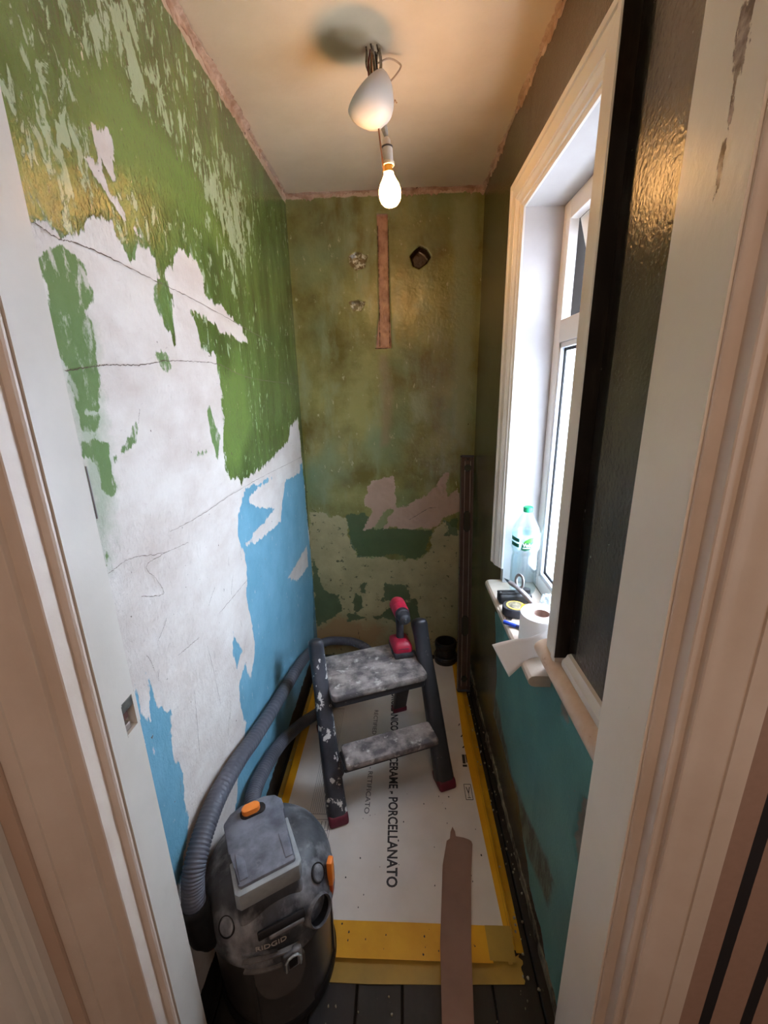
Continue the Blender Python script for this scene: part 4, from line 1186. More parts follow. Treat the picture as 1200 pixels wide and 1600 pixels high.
def stool_rail(u, m):
    """side rail: leaning column with a rounded, flared top"""
    bm = bmesh.new()
    pts = [(0.0, 0.0, 0.020), (0.0, 0.045, 0.11), (0.0, 0.100, 0.235), (0.0, 0.155, 0.355), (0.0, 0.205, 0.455), (0.0, 0.238, 0.525), (0.0, 0.258, 0.562), (0.0, 0.268, 0.580)]
    ps = [Vector((u, 0.008 + p[1], p[2])) for p in spline(pts, 40)]
    sc_ = []
    for i in range(40):
        t = i / 39
        w = 1.16 - 0.26 * min(1, t / 0.5)
        h = 1.0
        if t > 0.70:
            h = 1.0 + 0.55 * math.sin((t - 0.70) / 0.30 * math.pi * 0.6)
        if t > 0.86:
            q = (t - 0.86) / 0.14
            w *= math.sqrt(max(0.0, 1 - (q * 0.985) ** 2)) * 0.9 + 0.05
            h *= math.sqrt(max(0.0, 1 - (q * 0.985) ** 2)) * 0.95 + 0.03
        sc_.append((w, h))
    sweep(bm, ps, rrect(0.063, 0.060, 0.019, 3), sc_, (0, 1, 0.2))
    o = fin(bm, 'side_rail', m, st)
    # recessed fluted panel on the front of the rail
    return o
stool_rail(0.002, M_splash)
stool_rail(0.430, M_grey)
for u in (0.002, 0.430):
    bm = bmesh.new()
    box(bm, (u - 0.036, -0.036, 0.0), (u + 0.036, 0.036, 0.036), 0.010, 3)
    for v in bm.verts:
        v.co.y += v.co.z * 0.45
    fin(bm, 'foot', M_red, st)
for u in (0.035, 0.400):
    bm = bmesh.new()
    ps = spline([(u, 0.300, 0.400), (u, 0.350, 0.26), (u, 0.405, 0.11), (u, 0.432, 0.024)], 14)
    sweep(bm, ps, rrect(0.062, 0.028, 0.006, 2), [1.0] * 14, (0, 1, 0.2))
    fin(bm, 'back_leg', M_grey, st)
    bm = bmesh.new()
    box(bm, (u - 0.034, 0.415, 0.0), (u + 0.034, 0.452, 0.026), 0.006, 2)
    fin(bm, 'foot', M_red, st)
# brace between back legs
bm = bmesh.new()
box(bm, (0.06, 0.345, 0.235), (0.375, 0.362, 0.275), 0.005, 2)
fin(bm, 'back_brace', M_grey, st)
# top platform with turned-down edge and shallow rim
def slab(u0, u1, v0, v1, z0, z1, r, bev):
    bm = bmesh.new()
    pts = []
    for cx, cy, a in ((u1 - r, v1 - r, 0), (u0 + r, v1 - r, 90), (u0 + r, v0 + r, 180), (u1 - r, v0 + r, 270)):
        for i in range(5):
            t = R(a + 22.5 * i)
            pts.append((cx + r * math.cos(t), cy + r * math.sin(t)))
    prism(bm, pts, 'z', z0, z1, bev)
    return bm
bm = slab(0.026, 0.406, 0.112, 0.362, 0.400, 0.430, 0.020, 0.007)
fin(bm, 'platform', M_dust, st)
bm = slab(0.034, 0.398, 0.120, 0.355, 0.372, 0.3995, 0.012, 0.003)
fin(bm, 'platform_apron', M_grey, st)
bm = bmesh.new()
for i in range(7):
    box(bm, (0.045, 0.145 + 0.029 * i, 0.4285), (0.388, 0.157 + 0.029 * i, 0.4315), 0.0012, 1)
fin(bm, 'grip_rib', M_dust, st)['kind'] = 'stuff'
bm = slab(0.044, 0.400, -0.004, 0.098, 0.203, 0.228, 0.012, 0.006)
fin(bm, 'lower_tread', M_dust, st)
bm = slab(0.036, 0.404, 0.006, 0.094, 0.188, 0.2025, 0.008, 0.003)
fin(bm, 'tread_apron', M_grey, st)
for s, u in ((1, 0.030), (-1, 0.404)):
    bm = bmesh.new()
    pts = [(u, 0.20), (u + s * 0.062, 0.192), (u + s * 0.030, 0.172), (u + s * 0.012, 0.140), (u, 0.110)]
    pts = pts if s > 0 else pts[::-1]
    prism(bm, pts, 'y', 0.050, 0.070, 0.002)
    fin(bm, 'gusset', M_grey, st)
for u in (0.002, 0.430):
    bm = bmesh.new()
    lathe(bm, [(0, -0.004), (0.012, -0.004), (0.013, 0.0), (0.012, 0.004), (0, 0.005)], 16,
          Matrix.Translation((u + (0.024 if u < 0.1 else -0.024), 0.215, 0.385)) @ Matrix.Rotation(R(90), 4, 'Y'))
    fin(bm, 'hinge_pin', M_metal, st)

# ---------------------------------------------------------------- cordless driver on the stool
dr = root('cordless_drill', 'small red and black cordless drill standing on the stool platform', 'drill', (-0.006, 1.548, 0.4425), R(-76))
M_dred = mat('dusty_red_plastic', sc(176, 26, 56), sc(150, 22, 48), rough=0.45, scale=30, c3=sc(196, 130, 134), scale3=50, lo3=0.62, hi3=0.72)
M_dblk = mat('dusty_black_rubber', sc(34, 34, 38), sc(58, 58, 64), rough=0.6, scale=30, c3=sc(110, 106, 106), scale3=60, lo3=0.66, hi3=0.76)
bm = bmesh.new()
box(bm, (-0.060, -0.040, 0.0), (0.062, 0.040, 0.024), 0.006, 2)
fin(bm, 'battery', M_dblk, dr)
bm = bmesh.new()
ps = [Vector((-0.002, 0, 0.022)), Vector((-0.002, 0, 0.036)), Vector((-0.002, 0, 0.047)), Vector((-0.003, 0, 0.056)), Vector((-0.004, 0, 0.062))]
sweep(bm, ps, rrect(0.078, 0.116, 0.016, 3), [1.0, 1.0, 0.93, 0.74, 0.5], (1, 0, 0))
fin(bm, 'battery_shroud', M_dred, dr)
bm = bmesh.new()
box(bm, (0.050, -0.022, 0.040), (0.056, 0.022, 0.0425), 0.001, 1)
box(bm, (0.034, -0.024, 0.0485), (0.038, 0.024, 0.0515), 0.001, 1)
fin(bm, 'grille_slot', M_dblk, dr)
for s in (-1, 1):
    bm = bmesh.new()
    box(bm, (0.0, s * 0.0405 - 0.0025, 0.006), (0.030, s * 0.0405 + 0.0025, 0.020), 0.002, 2)
    fin(bm, 'release_tab', M_dblk, dr)
bm = bmesh.new()
ps = spline([(-0.006, 0, 0.055), (-0.010, 0, 0.085), (-0.013, 0, 0.115), (-0.016, 0, 0.142), (-0.016, 0, 0.162)], 14)
sweep(bm, ps, rrect(0.031, 0.038, 0.013, 4), [1.12, 1.02, 0.96, 0.93, 0.92, 0.94, 0.96, 0.97, 1.0, 1.02, 1.06, 1.12, 1.2, 1.3], (1, 0, 0))
fin(bm, 'handle', M_dblk, dr)
bm = bmesh.new()
box(bm, (0.004, -0.007, 0.128), (0.018, 0.007, 0.158), 0.004, 2)
fin(bm, 'trigger', M_dblk, dr)
RX = Matrix.Translation((0, 0, 0.188)) @ Matrix.Rotation(R(90), 4, 'Y')
bm = bmesh.new()
lathe(bm, [(0.0, -0.075), (0.018, -0.074), (0.027, -0.068), (0.0305, -0.056), (0.0315, -0.02), (0.0315, 0.020), (0.029, 0.027), (0.0, 0.027)], 28, RX)
fin(bm, 'motor_housing', M_dred, dr)
bm = bmesh.new()
for k in range(5):
    lathe(bm, [(0.0312, -0.058 + k * 0.009), (0.0326, -0.056 + k * 0.009), (0.0312, -0.054 + k * 0.009)], 28, RX)
fin(bm, 'cooling_rib', M_dred, dr)['kind'] = 'stuff'
bm = bmesh.new()
lathe(bm, [(0.0, 0.026), (0.0285, 0.026), (0.0295, 0.032), (0.0285, 0.046), (0.026, 0.048), (0.0245, 0.052), (0.0245, 0.062), (0.022, 0.078), (0.014, 0.084), (0.0, 0.085)], 24, RX)
fin(bm, 'chuck', M_dblk, dr)
bm = bmesh.new()
lathe(bm, [(0.0, 0.080), (0.0055, 0.082), (0.0055, 0.090), (0.0, 0.090)], 12, RX)
fin(bm, 'bit_socket', M_metal, dr)

# ---------------------------------------------------------------- spirit level leaning in the corner
b0, b1 = Vector((0.310, 1.832, 0.0105)), Vector((0.334, 2.118, 1.175))
d = (b1 - b0).normalized()
sx_ = Vector((0.98, 0.12, 0)); sx_ = (sx_ - d * sx_.dot(d)).normalized()
sy_ = d.cross(sx_)
rotm = Matrix((sx_, sy_, d)).transposed()
lv = root('spirit_level', 'long spirit level standing upright against the back wall in the right corner', 'spirit level', b0, rot=rotm.to_euler())
LL = (b1 - b0).length
M_lev = mat('brown_grey_anodised', sc(96, 78, 70), sc(80, 66, 60), rough=0.35, scale=8, metal=0.35)
M_levl = mat('worn_level_edge', sc(168, 150, 136), rough=0.3, metal=0.5)
bm = bmesh.new()
hw, th = 0.031, 0.0125
prof = [(-hw, -th), (-hw + 0.007, -th), (-hw + 0.009, -th + 0.004), (-hw + 0.014, -th + 0.004), (-hw + 0.016, -th + 0.0005), (-0.0125, -th + 0.0005), (-0.011, -th + 0.005), (0.011, -th + 0.005), (0.0125, -th + 0.0005),
        (hw - 0.016, -th + 0.0005), (hw - 0.014, -th + 0.004), (hw - 0.009, -th + 0.004), (hw - 0.007, -th), (hw, -th), (hw, th), (-hw, th)]
prism(bm, prof, 'z', 0.010, LL - 0.010)
fin(bm, 'frame', M_lev, lv, smooth=False)
for s in (-1, 1):
    bm = bmesh.new()
    box(bm, (s * 0.0140 - 0.0013, -th - 0.0012, 0.03), (s * 0.0140 + 0.0013, -th + 0.003, LL - 0.03), 0.0006, 1)
    fin(bm, 'edge_rib', M_levl, lv)
for z0, z1 in ((0.0, 0.0105), (LL - 0.0105, LL)):
    bm = bmesh.new()
    box(bm, (-hw - 0.001, -th - 0.001, z0), (hw + 0.001, th + 0.001, z1), 0.002, 2)
    fin(bm, 'end_cap', M_dblk, lv)
def disc_y(cx, cz, rx, rz, r_in, y0, y1, n=28):
    """flat ring or disc facing -y with elliptical outline"""
    bm = bmesh.new()
    for (ra, rb, ya, yb) in ((1.0, r_in, y0, y0), (1.0, 1.0, y0, y1)) + (((r_in, r_in, y0, y1),) if r_in > 0 else ()):
        A = [bm.verts.new((cx + rx * ra * math.cos(2 * math.pi * i / n), ya, cz + rz * ra * math.sin(2 * math.pi * i / n))) for i in range(n)]
        if rb <= 0:
            bm.faces.new(A)
            continue
        B = [bm.verts.new((cx + rx * rb * math.cos(2 * math.pi * i / n), yb, cz + rz * rb * math.sin(2 * math.pi * i / n))) for i in range(n)]
        for i in range(n):
            bm.faces.new((A[i], A[(i + 1) % n], B[(i + 1) % n], B[i]))
    return bm
M_lblk = mat('level_vial_block', sc(30, 34, 30), rough=0.4)
M_lgls = mat('level_vial_glass', sc(70, 74, 60), sc(48, 52, 44), rough=0.2, scale=30)
# end vial, hand holes, centre vial, lower vial
for nm, f, rx, rz in (('end_vial', 0.947, 0.0175, 0.018), ('lower_vial', 0.057, 0.0150, 0.016)):
    o = fin(disc_y(0, f * LL, rx, rz, 0.74, -th - 0.0016, -th + 0.004), nm, M_lblk, lv, smooth=False)
    fin(disc_y(0, f * LL, rx * 0.72, rz * 0.72, 0, -th - 0.0004, -th + 0.004), 'vial_glass', M_lgls, o, smooth=False)
for f in (0.725, 0.285):
    hz = 0.052
    pts = [(0.0165 * math.cos(R(a)), f * LL + (hz - 0.0165) * (1 if a < 180 else -1) + 0.0165 * math.sin(R(a))) for a in list(range(0, 181, 20)) + list(range(180, 360, 20)) + [360]]
    pin = [(0.0125 * math.cos(R(a)), f * LL + (hz - 0.0165) * (1 if a < 180 else -1) + 0.0125 * math.sin(R(a))) for a in list(range(0, 181, 20)) + list(range(180, 360, 20)) + [360]]
    bm = bmesh.new()
    A = [bm.verts.new((p[0], -th - 0.0018, p[1])) for p in pts]
    B = [bm.verts.new((p[0], -th - 0.0018, p[1])) for p in pin]
    C2 = [bm.verts.new((p[0], -th + 0.004, p[1])) for p in pts]
    D2 = [bm.verts.new((p[0], -th + 0.004, p[1])) for p in pin]
    n = len(pts)
    for i in range(n):
        j = (i + 1) % n
        bm.faces.new((A[i], A[j], B[j], B[i])); bm.faces.new((A[i], C2[i], C2[j], A[j])); bm.faces.new((B[i], B[j], D2[j], D2[i]))
    o = fin(bm, 'hand_hole', M_lblk, lv, smooth=False)
    bm = bmesh.new()
    bm.faces.new([bm.verts.new((p[0], -th + 0.0003, p[1])) for p in pin])
    fin(bm, 'hole_shadow', mat('hand_hole_depth', sc(50, 48, 34), rough=0.7), o, smooth=False)
bm = bmesh.new()
box(bm, (-hw - 0.0015, -0.009, 0.515 * LL - 0.022), (-hw + 0.010, 0.009, 0.515 * LL + 0.022), 0.003, 2)
o = fin(bm, 'centre_vial', M_lblk, lv)
bm = bmesh.new()
sweep(bm, [Vector((-hw + 0.0005, 0, 0.515 * LL - 0.014)), Vector((-hw + 0.0005, 0, 0.515 * LL + 0.014))], circ(0.0045, 12), None, (0, 1, 0))
fin(bm, 'vial_glass', mat('pale_vial', sc(150, 160, 130), rough=0.15), o)
bm = bmesh.new()
box(bm, (-0.004, -th - 0.0012, LL - 0.026), (0.004, -th + 0.003, LL - 0.016), 0.001, 1)
fin(bm, 'hang_hole', M_lblk, lv)

# ---------------------------------------------------------------- wet and dry vacuum cleaner
VC = Vector((-0.340, 0.762, -0.004))
vc = root('vacuum_cleaner', 'dusty dark grey drum vacuum cleaner with orange latches beside the door', 'vacuum cleaner', VC, R(30))
VI = (Matrix.Translation(VC) @ Matrix.Rotation(R(30), 4, 'Z')).inverted()
M_tank = mat('smoky_tank_plastic', sc(50, 48, 47), sc(64, 61, 60), rough=0.32, scale=5, bump=0.06, bscale=40, c3=sc(98, 94, 92), scale3=12, lo3=0.62, hi3=0.85)
M_head = mat('dusty_head_plastic', sc(44, 46, 50), sc(86, 90, 96), rough=0.5, scale=9, bump=0.12, bscale=70, c3=sc(146, 148, 152), scale3=9, lo3=0.50, hi3=0.68, stretch=(1.4, 1.4, 0.8))
M_lid = mat('dust_covered_lid', sc(122, 127, 138), sc(78, 83, 95), rough=0.55, scale=18, lo=0.38, hi=0.66, bump=0.1, bscale=70, c3=sc(148, 152, 160), scale3=16, lo3=0.60, hi3=0.80)
M_lgrey = mat('light_grey_plastic', sc(158, 166, 168), sc(136, 142, 146), rough=0.45, scale=20)
M_orng = mat('orange_plastic', sc(244, 142, 52), sc(232, 128, 44), rough=0.45, scale=30)
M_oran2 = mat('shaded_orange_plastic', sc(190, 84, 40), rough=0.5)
M_vblk = mat('vacuum_black_plastic', sc(18, 18, 20), rough=0.5)
bm = bmesh.new()
lathe(bm, [(0.0, 0.022), (0.128, 0.022), (0.140, 0.030), (0.1455, 0.045), (0.1475, 0.12), (0.150, 0.235), (0.1505, 0.262), (0.156, 0.266), (0.156, 0.276), (0.0, 0.276)], 64)
fin(bm, 'tank', M_tank, vc)
# lower skirt ring and castors
bm = bmesh.new()
lathe(bm, [(0.130, 0.012), (0.150, 0.016), (0.1525, 0.030), (0.150, 0.046), (0.1465, 0.050), (0.140, 0.030), (0.130, 0.012)], 64)
fin(bm, 'base_skirt', M_vblk, vc)
for a in (30, 150, 210, 330):
    bm = bmesh.new()
    lathe(bm, [(0, -0.010), (0.012, -0.010), (0.0145, -0.006), (0.0145, 0.006), (0.012, 0.010), (0, 0.010)], 16,
          Matrix.Translation((0.115 * math.cos(R(a)), 0.115 * math.sin(R(a)), 0.0150)) @ Matrix.Rotation(R(a), 4, 'Z') @ Matrix.Rotation(R(90), 4, 'X'))
    fin(bm, 'castor', M_vblk, vc)
# motor head: lower collar, shoulder, dome
bm = bmesh.new()
vs_ = lathe(bm, [(0.0, 0.277), (0.157, 0.277), (0.161, 0.283), (0.161, 0.300), (0.158, 0.305), (0.156, 0.309), (0.156, 0.345), (0.152, 0.366), (0.143, 0.388), (0.128, 0.408), (0.108, 0.424), (0.086, 0.434), (0.0, 0.440)], 72)
for v in vs_:
    a = math.degrees(math.atan2(v.co.x, -v.co.y))
    if v.co.z > 0.30 and v.co.xy.length > 0.05:
        k = 1.0
        if abs(a) < 34:                      # flattened front control face
            k = 1.0 - 0.045 * (1 - (abs(a) / 34) ** 2)
        v.co.x *= k; v.co.y *= k
fin(bm, 'motor_head', M_head, vc, angle=40)
# raised lid block, sloping slightly to the front, with inset top plate
def tapered(x0, x1, y0, y1, z0, z1, ins, bev, dz=0.0):
    bm = bmesh.new()
    lo = [(x0, y0, z0), (x1, y0, z0), (x1, y1, z0), (x0, y1, z0)]
    hi = [(x0 + ins, y0 + ins, z1 - dz), (x1 - ins, y0 + ins, z1 - dz), (x1 - ins, y1 - ins, z1), (x0 + ins, y1 - ins, z1)]
    A = [bm.verts.new(p) for p in lo]
    B = [bm.verts.new(p) for p in hi]
    fs = [bm.faces.new(A[::-1]), bm.faces.new(B)] + [bm.faces.new((A[i], A[(i + 1) % 4], B[(i + 1) % 4], B[i])) for i in range(4)]
    bmesh.ops.bevel(bm, geom=list(bm.edges), offset=bev, segments=3, affect='EDGES', profile=0.5)
    return bm
LX0, LX1, LY0, LY1 = -0.078, 0.048, -0.112, 0.076
bm = tapered(LX0 - 0.012, LX1 + 0.012, LY0 - 0.012, LY1 + 0.006, 0.385, 0.472, 0.012, 0.012, 0.004)
fin(bm, 'lid_base', M_head, vc)
bm = bmesh.new()
prism(bm, [(LX0 - 0.010, -0.045), (LX0 - 0.010, LY0 - 0.002), (LX0 - 0.002, LY0 - 0.011), (LX1 + 0.002, LY0 - 0.011), (LX1 + 0.010, LY0 - 0.002), (LX1 + 0.010, 0.000),
           (LX1 + 0.001, 0.0), (LX1 + 0.001, LY0 + 0.004), (LX1 - 0.004, LY0 - 0.001), (LX0 + 0.004, LY0 - 0.001), (LX0 - 0.001, LY0 + 0.004), (LX0 - 0.001, -0.045)], 'z', 0.440, 0.484, 0.002)
fin(bm, 'lid_surround', M_lgrey, vc)
bm = bmesh.new()
pts = [(LX0 + 0.006, LY0 + 0.001), (LX1 - 0.006, LY0 + 0.001), (LX1 - 0.001, LY0 + 0.006), (LX1 - 0.001, 0.012), (LX1 + 0.009, 0.020), (LX1 + 0.009, 0.050), (LX1 - 0.004, 0.070), (LX1 - 0.030, 0.080),
       (LX0 + 0.040, 0.080), (LX0 + 0.010, 0.070), (LX0 - 0.009, 0.050), (LX0 - 0.009, -0.030), (LX0 - 0.001, -0.036), (LX0 - 0.001, LY0 + 0.006)]
prism(bm, pts, 'z', 0.466, 0.492, 0.004)
fin(bm, 'lid', M_lid, vc)
for s, x in ((-1, LX0 + 0.004), (1, LX1 - 0.022)):
    bm = bmesh.new()
    prism(bm, [(x, LY0 + 0.012), (x + 0.018, LY0 + 0.012), (x + 0.018 + (0 if s > 0 else 0), -0.052), (x, -0.036)], 'z', 0.490, 0.4945, 0.0018)
    fin(bm, 'lid_pad', M_lid, vc)
bm = bmesh.new()
prism(bm, rrect(0.062, 0.030, 0.0145, 6), 'z', 0.490, 0.4955, 0.0015)
bmesh.ops.transform(bm, matrix=Matrix.Translation((-0.016, 0.050, 0)), verts=bm.verts)
fin(bm, 'button_recess', M_vblk, vc)
bm = bmesh.new()
prism(bm, rrect(0.044, 0.022, 0.010, 6), 'z', 0.495, 0.510, 0.003)
bmesh.ops.transform(bm, matrix=Matrix.Translation((-0.020, 0.050, 0)), verts=bm.verts)
fin(bm, 'power_button', M_orng, vc)
M_ledge = mat('dusty_highlit_ledge', sc(122, 120, 118), sc(88, 86, 88), rough=0.8, scale=30)  # dust, plus the highlight of the front ridges put into the colour
# helpers round the drum: ang measured from the front, positive to the vacuum's right
def on_drum(ang, r, z, tilt=0.0):
    a = R(ang)
    pos = Vector((r * math.sin(a), -r * math.cos(a), z))
    return Matrix.Translation(pos) @ Matrix.Rotation(a, 4, 'Z') @ Matrix.Rotation(R(90 - tilt), 4, 'X')
for ang, z, r in ((44, 0.395, 0.139), (-50, 0.378, 0.148)):
    bm = bmesh.new()
    lathe(bm, [(0.0185, -0.006), (0.0205, -0.004), (0.0205, 0.0015), (0.0185, 0.0015), (0.0185, -0.006)], 28, on_drum(ang, r, z, 35))
    o = fin(bm, 'round_plug', M_vblk, vc)
    bm = bmesh.new()
    lathe(bm, [(0.0, -0.004), (0.0170, -0.004), (0.0170, 0.002), (0.0150, 0.0035), (0.0, 0.004)], 28, on_drum(ang, r, z, 35))
    fin(bm, 'plug_face', M_head, o)
for ang in (60, -72):
    bm = bmesh.new()
    m4 = on_drum(ang if ang < 0 else 55, 0.158, 0.366 if ang > 0 else 0.345)
    box(bm, (-0.011, -0.038, -0.006), (0.011, 0.038, 0.008), 0.004, 2, m4)
    c_ = fin(bm, 'side_latch', M_orng if ang > 0 else M_oran2, vc)
    bm = bmesh.new()
    box(bm, (-0.007, -0.075, -0.004), (0.007, -0.036, 0.004), 0.002, 2, m4)
    fin(bm, 'latch_tail', M_oran2, c_)
# front face: groove, printed word, ridge lines, handle recess
bm = bmesh.new()
m4 = on_drum(-2, 0.150, 0.372, 22)
box(bm, (-0.052, -0.004, -0.004), (0.052, 0.014, 0.0035), 0.003, 2, m4)
fin(bm, 'vent_slot', M_vblk, vc)
bm = bmesh.new()
box(bm, (-0.030, -0.012, -0.004), (0.048, -0.002, 0.0055), 0.004, 3, m4)
fin(bm, 'vent_lip', mat('dusty_highlit_ledge', sc(122, 120, 118), sc(88, 86, 88), rough=0.8, scale=30), vc)
o, me = text('printed_word', 'RIDGID', 0.020, mat('dull_grey_lettering', sc(168, 162, 156), rough=0.6), vc, (0, 0, 0), (0, 0, 0), 'LEFT', 1.0, 0.0003, 0.0002)
for v in me.vertices:
    a_ = -25.0 + math.degrees(v.co.x / 0.150)
    r_ = 0.156 * (1.0 - 0.045 * (1 - (a_ / 34) ** 2)) + 0.0034 + v.co.z
    v.co = Vector((r_ * math.sin(R(a_)), -r_ * math.cos(R(a_)), 0.336 + v.co.y))
def belt(a0, a1, r, z0, z1, thick, m, name, n=24, curve=0.0, round_=0.0):
    bm = bmesh.new()
    rows = []
    for i in range(n + 1):
        t = i / n
        a = R(a0 + (a1 - a0) * t)
        dz = curve * (1 - (2 * t - 1) ** 2)
        zb = z0 + round_ * (2 * t - 1) ** 4
        rr = [(r - 0.002, zb + dz), (r + thick, zb + dz), (r + thick, z1 + dz), (r - 0.002, z1 + dz)]
        rows.append([bm.verts.new((q * math.sin(a), -q * math.cos(a), z)) for q, z in rr])
    for A, B in zip(rows, rows[1:]):
        for j in range(4):
            bm.faces.new((A[j], B[j], B[(j + 1) % 4], A[(j + 1) % 4]))
    bm.faces.new(rows[0][::-1]); bm.faces.new(rows[-1])
    return fin(bm, name, m, vc, angle=30)
belt(-36, 10, 0.158, 0.300, 0.3045, 0.007, M_ledge, 'head_ridge', curve=0.012)
belt(-36, 12, 0.1575, 0.268, 0.273, 0.007, M_ledge, 'head_ridge', curve=0.006)
belt(-36, -8, 0.156, 0.318, 0.3225, 0.004, M_head, 'head_ridge', curve=0.004)
belt(-30, 14, 0.1495, 0.150, 0.250, 0.0022, mat('dusty_tank_panel', sc(84, 80, 78), sc(70, 67, 65), rough=0.5, scale=12), 'tank_panel', 32, 0.0, 0.055)
belt(-34, 20, 0.1480, 0.045, 0.262, 0.0016, M_tank, 'tank_rim')
belt(-33, -30, 0.148, 0.06, 0.262, 0.004, M_tank, 'tank_rib', 3)
belt(58, 61, 0.148, 0.06, 0.262, 0.004, M_tank, 'tank_rib', 3)
bm = bmesh.new()
m4 = on_drum(2, 0.160, 0.285)
box(bm, (-0.022, -0.026, -0.004), (0.022, 0.026, 0.012), 0.006, 3, m4)
l_ = fin(bm, 'front_latch', M_head, vc)
bm = bmesh.new()
ps = [m4 @ Vector(p) for p in [(-0.016, -0.022, 0.012), (-0.016, 0.006, 0.0135), (-0.010, 0.016, 0.014), (0.0, 0.019, 0.014), (0.010, 0.016, 0.014), (0.016, 0.006, 0.0135), (0.016, -0.022, 0.012)]]
sweep(bm, ps, circ(0.0028, 8), None, (0, 0, 1))
fin(bm, 'latch_loop', M_lgrey, l_)
bm = bmesh.new()
box(bm, (-0.010, -0.018, 0.010), (0.010, 0.010, 0.0135), 0.003, 2, m4)
fin(bm, 'latch_hollow', M_vblk, l_)
# blower port: flared snout with a dark opening on the front right
m4 = on_drum(30, 0.150, 0.335, 24)
bm = bmesh.new()
lathe(bm, [(0.040, -0.030), (0.037, 0.0), (0.0345, 0.018), (0.0325, 0.022), (0.030, 0.018), (0.030, -0.020), (0.0, -0.020)], 32, m4 @ Matrix.Diagonal((1.0, 0.85, 1.0, 1)))
p_ = fin(bm, 'blower_port', M_head, vc)
bm = bmesh.new()
lathe(bm, [(0.0, -0.012), (0.0295, -0.012), (0.0295, 0.015)], 32, m4 @ Matrix.Diagonal((1.0, 0.85, 1.0, 1)))
fin(bm, 'port_mouth', M_vblk, p_)
# hose: ribbed, from the port on the wall side, up along the left wall, round the back corner and back
def hose_pts():
    A = [(-0.458, 0.628, 0.385), (-0.460, 0.636, 0.455), (-0.461, 0.66, 0.500), (-0.462, 0.72, 0.528), (-0.462, 0.80, 0.536), (-0.462, 0.92, 0.512), (-0.462, 1.06, 0.465), (-0.462, 1.25, 0.412), (-0.462, 1.42, 0.368),
         (-0.462, 1.60, 0.322), (-0.461, 1.78, 0.262), (-0.458, 1.93, 0.198), (-0.448, 2.04, 0.148), (-0.41, 2.102, 0.124), (-0.34, 2.113, 0.116), (-0.27, 2.108, 0.110), (-0.20, 2.085, 0.085), (-0.150, 2.03, 0.056), (-0.150, 1.95, 0.040),
         (-0.20, 1.86, 0.037), (-0.28, 1.78, 0.037), (-0.345, 1.70, 0.038), (-0.405, 1.60, 0.062), (-0.440, 1.50, 0.105), (-0.457, 1.38, 0.165), (-0.461, 1.27, 0.225), (-0.461, 1.16, 0.275), (-0.461, 1.05, 0.310), (-0.455, 0.97, 0.325), (-0.43, 0.91, 0.33)]
    return spline(A, 760)
bm = bmesh.new()
hp = [VI @ p for p in hose_pts()]
sweep(bm, hp, circ(0.0245, 16), [1.0 if i % 3 else 0.90 for i in range(760)], (0.03, 0.02, 1))
fin(bm, 'hose', mat('grey_ribbed_hose', sc(72, 76, 86), sc(86, 88, 98), rough=0.5, scale=7, c3=sc(120, 120, 126), scale3=12, lo3=0.62, hi3=0.8), vc, angle=80)
bm = bmesh.new()
cp = [VI @ Vector(p) for p in [(-0.448, 0.646, 0.300), (-0.455, 0.632, 0.34), (-0.458, 0.629, 0.40), (-0.459, 0.632, 0.432)]]
sweep(bm, spline(cp, 16), circ(0.029, 20), [0.92, 0.92, 0.92, 0.94, 1, 1, 1, 1.0, 1.0, 1.0, 1.0, 1.05, 1.07, 1.07, 1.07, 1.0], (1, 0, 0))
fin(bm, 'hose_cuff', M_vblk, vc)

# ---------------------------------------------------------------- things on the window board
ZS = 0.800
# water bottle
bo = root('water_bottle', 'clear plastic water bottle with green cap on the window board', 'bottle', (0.428, 1.383, ZS), R(0))
g = NT('clear_bottle_plastic')
g.t.nodes.remove(g.b)
tr = g.n('ShaderNodeBsdfTransparent'); tr.inputs[0].default_value = (0.93, 0.975, 0.985, 1)
gl = g.n('ShaderNodeBsdfGlossy'); gl.inputs['Roughness'].default_value = 0.08
lw_ = g.n('ShaderNodeLayerWeight'); lw_.inputs['Blend'].default_value = 0.42
mx_ = g.n('ShaderNodeMixShader')
g.t.links.new(g.math('MULTIPLY_ADD', lw_.outputs['Facing'], 0.24, 0.03), mx_.inputs[0])
g.t.links.new(tr.outputs[0], mx_.inputs[1]); g.t.links.new(gl.outputs[0], mx_.inputs[2])
g.t.links.new(mx_.outputs[0], g.out.inputs[0])
M_bot = g.m
g = NT('water')
g.t.nodes.remove(g.b)
tr = g.n('ShaderNodeBsdfTransparent'); tr.inputs[0].default_value = (0.93, 0.985, 0.995, 1)
gl = g.n('ShaderNodeBsdfGlossy'); gl.inputs['Roughness'].default_value = 0.12
mx_ = g.n('ShaderNodeMixShader'); mx_.inputs[0].default_value = 0.10
g.t.links.new(tr.outputs[0], mx_.inputs[1]); g.t.links.new(gl.outputs[0], mx_.inputs[2]); g.t.links.new(mx_.outputs[0], g.out.inputs[0])
M_water = g.m
prof = [(0.0, 0.006), (0.018, 0.004), (0.036, 0.001), (0.043, 0.008), (0.0455, 0.020)]
z = 0.026
for k in range(8):
    prof += [(0.0455, z), (0.0432, z + 0.006)]
    z += 0.0125
prof += [(0.0445, 0.130), (0.0415, 0.142), (0.0425, 0.152), (0.0460, 0.165), (0.0462, 0.172), (0.0462, 0.222), (0.0458, 0.230), (0.044, 0.240), (0.036, 0.258), (0.0265, 0.275), (0.0185, 0.288), (0.0150, 0.294), (0.0150, 0.298)]
bm = bmesh.new()
lathe(bm, prof, 36)
fin(bm, 'bottle_body', M_bot, bo, angle=70)
bm = bmesh.new()
lathe(bm, [(0.0, 0.008)] + [(max(0.0, r - 0.0015), zz + 0.001) for r, zz in prof[3:-9]] + [(0.0447, 0.1721), (0.0447, 0.215), (0.0, 0.215)], 32)
